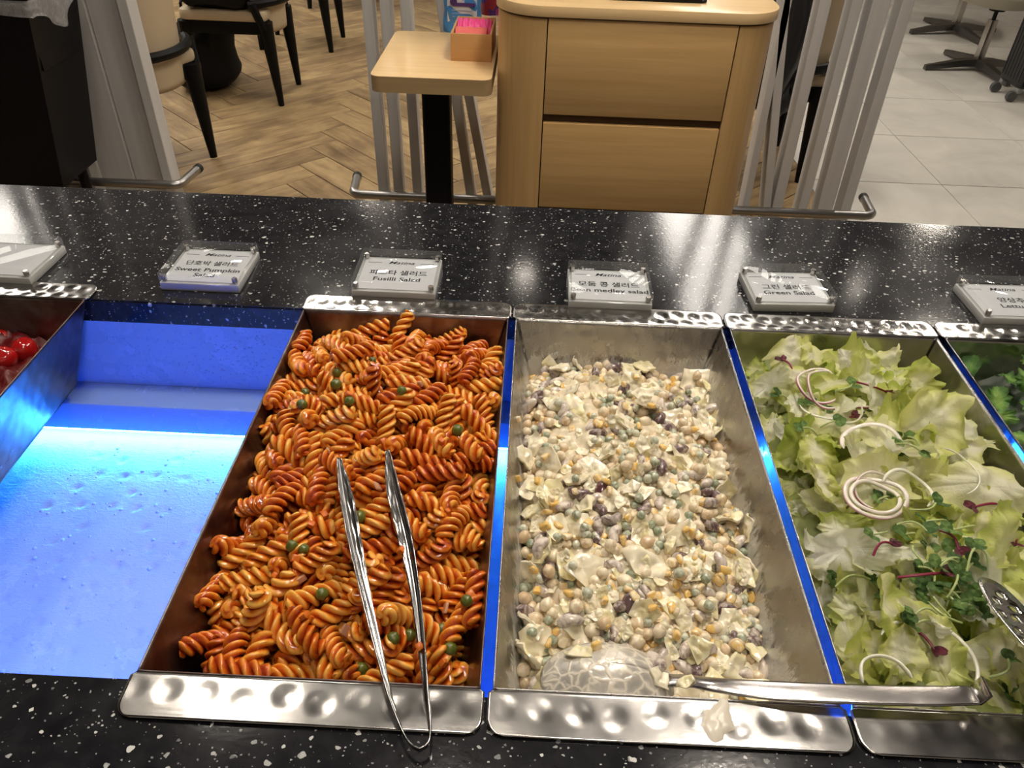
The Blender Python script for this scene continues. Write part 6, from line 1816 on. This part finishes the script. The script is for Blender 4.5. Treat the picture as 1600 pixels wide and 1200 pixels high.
for x, y in ((-1.42, 2.26), (-1.42, 2.43), (-1.74, 2.26), (-1.74, 2.43)):
    lg = MB().tube([(x - bn.location.x, y - bn.location.y, 0.2), (x - bn.location.x, y - bn.location.y, 0.03)], 0.018, 12).build('leg', M_BLACK, bn)
    MB().lathe([(0.024, 0.0), (0.026, 0.012), (0.02, 0.034), (0.012, 0.04)], 18, c=(x - bn.location.x, y - bn.location.y, 0)).build('chrome_foot', M_CHROME, lg)
t = NT('clear_crinkled_film')
v_ = t.coord()
t.set(color=(0.75, 0.73, 0.72), rough=0.16, spec=0.6)
t.bump(t.noise(v_, 38, 5, 0.65, 1.2), 0.9, 0.01)
tp_ = t.n('ShaderNodeBsdfTransparent')
mx_ = t.n('ShaderNodeMixShader')
mx_.inputs[0].default_value = 0.34
t.l(tp_.outputs[0], mx_.inputs[1])
t.l(t.b.outputs[0], mx_.inputs[2])
t.l(mx_.outputs[0], t.out.inputs['Surface'])
def liner(u, v):
    w = u * 4
    k = int(w) % 4
    f = w - int(w)
    x0_, x1_, y0_, y1_ = -1.925, -1.257, 2.165, 2.48
    c = ((x0_, y0_), (x1_, y0_), (x1_, y1_), (x0_, y1_))
    a, b_ = c[k], c[(k + 1) % 4]
    x, y = a[0] * (1 - f) + b_[0] * f, a[1] * (1 - f) + b_[1] * f
    cx_, cy_ = -1.59, 2.32
    hem = 0.06 + 0.03 * math.sin(u * 23) + 0.03 * noise.noise(Vector((u * 12, 1, 2)))
    fl = 1.0 + (0.045 * v + 0.02 * v * math.sin(u * 90) + 0.02 * noise.noise(Vector((u * 30, v * 3, 1))))
    z = 0.812 - hem * v
    return Vector((cx_ + (x - cx_) * fl - bn.location.x, cy_ + (y - cy_) * fl - bn.location.y, z))
link('clear_liner', grid_mesh(120, 10, liner, t.m), bn)

# ------------------------------------------------------------------ cream dining chairs
def dining_chair(x, y, rz, label):
    """faces local +x; back at -x; origin under the middle of the seat"""
    t_ = thing('dining_chair', label, 'chair', (x, y, 0), rz, 'cream dining chairs with black legs')
    MB().prism(round_rect(-0.21, -0.215, 0.215, 0.215, 0.04), 0.405, 0.455, 0.014).build('seat', M_CREAM, t_)
    MB().prism(round_rect(-0.205, -0.20, 0.20, 0.20, 0.03), 0.345, 0.405, 0.006).build('seat_frame', M_BLACK_WOOD, t_)
    for sx in (-1, 1):
        for sy in (-1, 1):
            P = [(sx * 0.195, sy * 0.175, 0.40), (sx * 0.215, sy * 0.175, 0.0)]
            MB().tube(P, [0.042, 0.017], 12, flat=0.85).build('leg', M_BLACK_WOOD, t_)
    def shell(u, v):
        a = (u - 0.5) * 1.9
        z = 0.34 + 0.50 * v
        r = 0.245 + 0.02 * v
        cut = 1.0
        if v < 0.22:
            cut = 0.72 + 0.28 * math.sqrt(max(0, 1 - ((0.22 - v) / 0.22) ** 2))
        return Vector((-r * math.cos(a * cut) - 0.0 + 0.02, 0.9 * r * math.sin(a * cut), z))
    o = link('backrest', grid_mesh(28, 20, shell, M_CREAM), t_)
    solid(o, 0.03, 0)
    P = [Vector((-0.292 * math.cos((k / 12 - .5) * 2.0) + 0.02, 0.268 * math.sin((k / 12 - .5) * 2.0), 0.485)) for k in range(13)]
    MB().tube(P, 0.020, 10, flat=1.0).build('band', M_BLACK_WOOD, t_)
    for sy in (-1, 1):
        MB().tube([(-0.195, sy * 0.205, 0.37), (-0.16, sy * 0.225, 0.49)], 0.02, 8).build('post', M_BLACK_WOOD, t_)
    return t_


dining_chair(-1.422, 2.94, math.radians(155.5), 'cream dining chair beside the left screen, nearest of the row')
dining_chair(-1.255, 3.885, PI, 'cream dining chair with a black coat on its seat, second of the row')
dining_chair(-1.215, 4.87, PI, 'cream dining chair beyond the coat chair, third of the row')
dining_chair(-1.18, 5.95, PI, 'cream dining chair farthest along the herringbone aisle')
dining_chair(1.27, 3.22, PI / 2, 'cream dining chair with a black padded jacket, behind the right slats')

M_COAT = plain('black_cloth', (0.005, 0.005, 0.006), 0.65, spec=0.2)
M_PUFF = plain('black_padded_nylon', (0.010, 0.010, 0.012), 0.32)
def cloth_lump(name, c, size, seed, amp, f, mat, label, cat, flat=0.7):
    def fn(d):
        q = Vector((math.copysign(abs(d.x) ** flat, d.x) * size[0], math.copysign(abs(d.y) ** flat, d.y) * size[1], math.copysign(abs(d.z) ** flat, d.z) * size[2]))
        return q * (1 + amp * noise.noise(d * f + Vector((seed, seed * 2, 0))) + amp * 0.4 * noise.noise(d * f * 2.7 + Vector((0, seed, seed))))
    o = link(name, blob_mesh(fn, mat, 40, 26))
    o.location = c
    return tag(o, label, cat)


cloth_lump('coat', (-1.275, 3.855, 0.615), (0.185, 0.225, 0.165), 3, 0.16, 1.8, M_COAT, 'black coat heaped on the seat of the second chair in the row', 'coat', 0.42)
bg = thing('tote_bag', 'slumped black bag on the floor under the second chair', 'bag', (-1.50, 4.0, 0))
def bagf(d):
    z = d.z
    r = 1.0 + 0.35 * max(0, -z)
    return Vector((d.x * 0.14 * r * (1 + 0.5 * max(0.0, -z) * (d.x > 0)) + 0.03 * z, d.y * 0.22 * r, 0.19 + 0.19 * math.copysign(abs(z) ** 0.6, z))) + 0.02 * Vector((noise.noise(d * 2.2), noise.noise(d * 2.2 + Vector((5, 0, 0))), 0))
link('bag_body', blob_mesh(bagf, M_COAT, 36, 22), bg)
for s_ in (-1, 1):
    MB().tube([(s_ * 0.05, -0.08, 0.32), (s_ * 0.055, -0.06, 0.42), (s_ * 0.055, 0.0, 0.46), (s_ * 0.055, 0.06, 0.42), (s_ * 0.05, 0.08, 0.32)], 0.008, 8).build('strap', M_COAT, bg)
jk = thing('padded_jacket', 'black padded jacket hanging over the chair behind the right slats', 'jacket', (1.155, 2.985, 0.345))
def jacket(u, v):
    x = (u - 0.5) * 0.34
    z = 0.02 + 0.58 * v + 0.05 * math.sin(u * 7)
    puff = 0.022 * abs(math.sin(v * PI * 5 + 0.5 * math.sin(u * 9))) ** 0.6
    y = -0.02 - 0.030 * math.cos((u - 0.5) * 3.0) - puff - 0.03 * noise.noise(Vector((u * 4, v * 4, 3))) - 0.012 * noise.noise(Vector((u * 13, v * 11, 5)))
    return Vector((x + 0.02 * noise.noise(Vector((v * 5, 2, u))), y, z))
o = link('jacket_body', grid_mesh(40, 60, jacket, M_PUFF), jk)
solid(o, 0.03, 1)
MB().tube([(0.06, -0.06, 0.50), (0.09, -0.085, 0.36), (0.085, -0.085, 0.2), (0.06, -0.07, 0.06), (0.045, -0.065, 0.03)], [0.05, 0.055, 0.05, 0.042, 0.03], 14).build('sleeve', M_PUFF, jk)

# ------------------------------------------------------------------ swivel chairs and suitcase on the tiles
M_SHELL = plain('beige_shell_fabric', (0.40, 0.37, 0.29), 0.6)
M_STAR = plain('brushed_star_base', (0.16, 0.155, 0.15), 0.34, 1.0)
def swivel(x, y, rot, label, s_z=0.0):
    t_ = thing('swivel_chair', label, 'chair', (x, y, 0), rot, 'beige swivel chairs on star bases')
    MB().lathe([(0.03, 0.372), (0.16, 0.376), (0.25, 0.40), (0.315, 0.46), (0.335, 0.56), (0.33, 0.72), (0.315, 0.74), (0.29, 0.72), (0.28, 0.52), (0.2, 0.47)], 40).build('shell', M_SHELL, t_)
    MB().lathe([(0.045, 0.345), (0.045, 0.372), (0.02, 0.374)], 20).build('swivel_plate', M_BLACK, t_)
    MB().lathe([(0.012, 0.29), (0.012, 0.35)], 14).build('piston', M_BLACK, t_)
    MB().box((0, 0, 0.165), (0.045, 0.045, 0.26), 0.006).build('column', plain('column_steel', (0.5, 0.48, 0.45), 0.3, 1.0), t_)
    for k in range(4):
        a = k * PI / 2
        P = [(0.0, 0, 0.055), (0.10, 0, 0.052), (0.34, 0, 0.022)]
        V, F = [], []
        for (px_, py_, pz_), w, h in zip(P, (0.033, 0.032, 0.016), (0.026, 0.024, 0.016)):
            V += [(px_, -w, pz_ - h), (px_, w, pz_ - h), (px_, w * 0.75, pz_ + h * 0.6), (px_, -w * 0.75, pz_ + h * 0.6)]
        for i in range(2):
            for j in range(4):
                F.append((i * 4 + j, i * 4 + (j + 1) % 4, (i + 1) * 4 + (j + 1) % 4, (i + 1) * 4 + j))
        F += [(3, 2, 1, 0), (8, 9, 10, 11)]
        o_ = MB().add(V, F).build('star_arm', M_STAR, t_, False)
        o_.rotation_euler = (0, 0, a)


swivel(3.02, 4.88, 0.15, 'beige swivel chair beside the black suitcase')
swivel(3.25, 5.79, 0.22, 'beige swivel chair behind the suitcase chair, its star base on the far tiles')
su = thing('suitcase', 'black wheeled suitcase standing on the grey tiles', 'suitcase', (3.13, 4.36, 0), 0.06)
MB().box((0, 0, 0.34), (0.36, 0.22, 0.54), 0.03, seg=3).build('case_body', plain('black_suitcase', (0.010, 0.010, 0.013), 0.45), su)
for k in range(-3, 4):
    MB().box((-0.1805, k * 0.028, 0.34), (0.004, 0.008, 0.46), 0.001).build('ridge', M_RUBBER, su)
MB().box((0, -0.112, 0.34), (0.33, 0.006, 0.50), 0.002).build('front_pocket', M_COAT, su)
for sx in (-1, 1):
    for sy in (-1, 1):
        MB().lathe([(0.012, -0.012), (0.028, -0.012), (0.03, 0.0), (0.028, 0.012), (0.012, 0.012)], 18, Matrix.Translation((sx * 0.165 - 0.02, sy * 0.085, 0.03)) @ Matrix.Rotation(PI / 2, 4, 'X')).build('wheel', plain('wheel_grey', (0.06, 0.06, 0.06), 0.4), su)
        MB().box((sx * 0.155, sy * 0.085, 0.062), (0.03, 0.03, 0.03), 0.004).build('wheel_bracket', plain('bracket_grey', (0.2, 0.2, 0.2), 0.4), su)
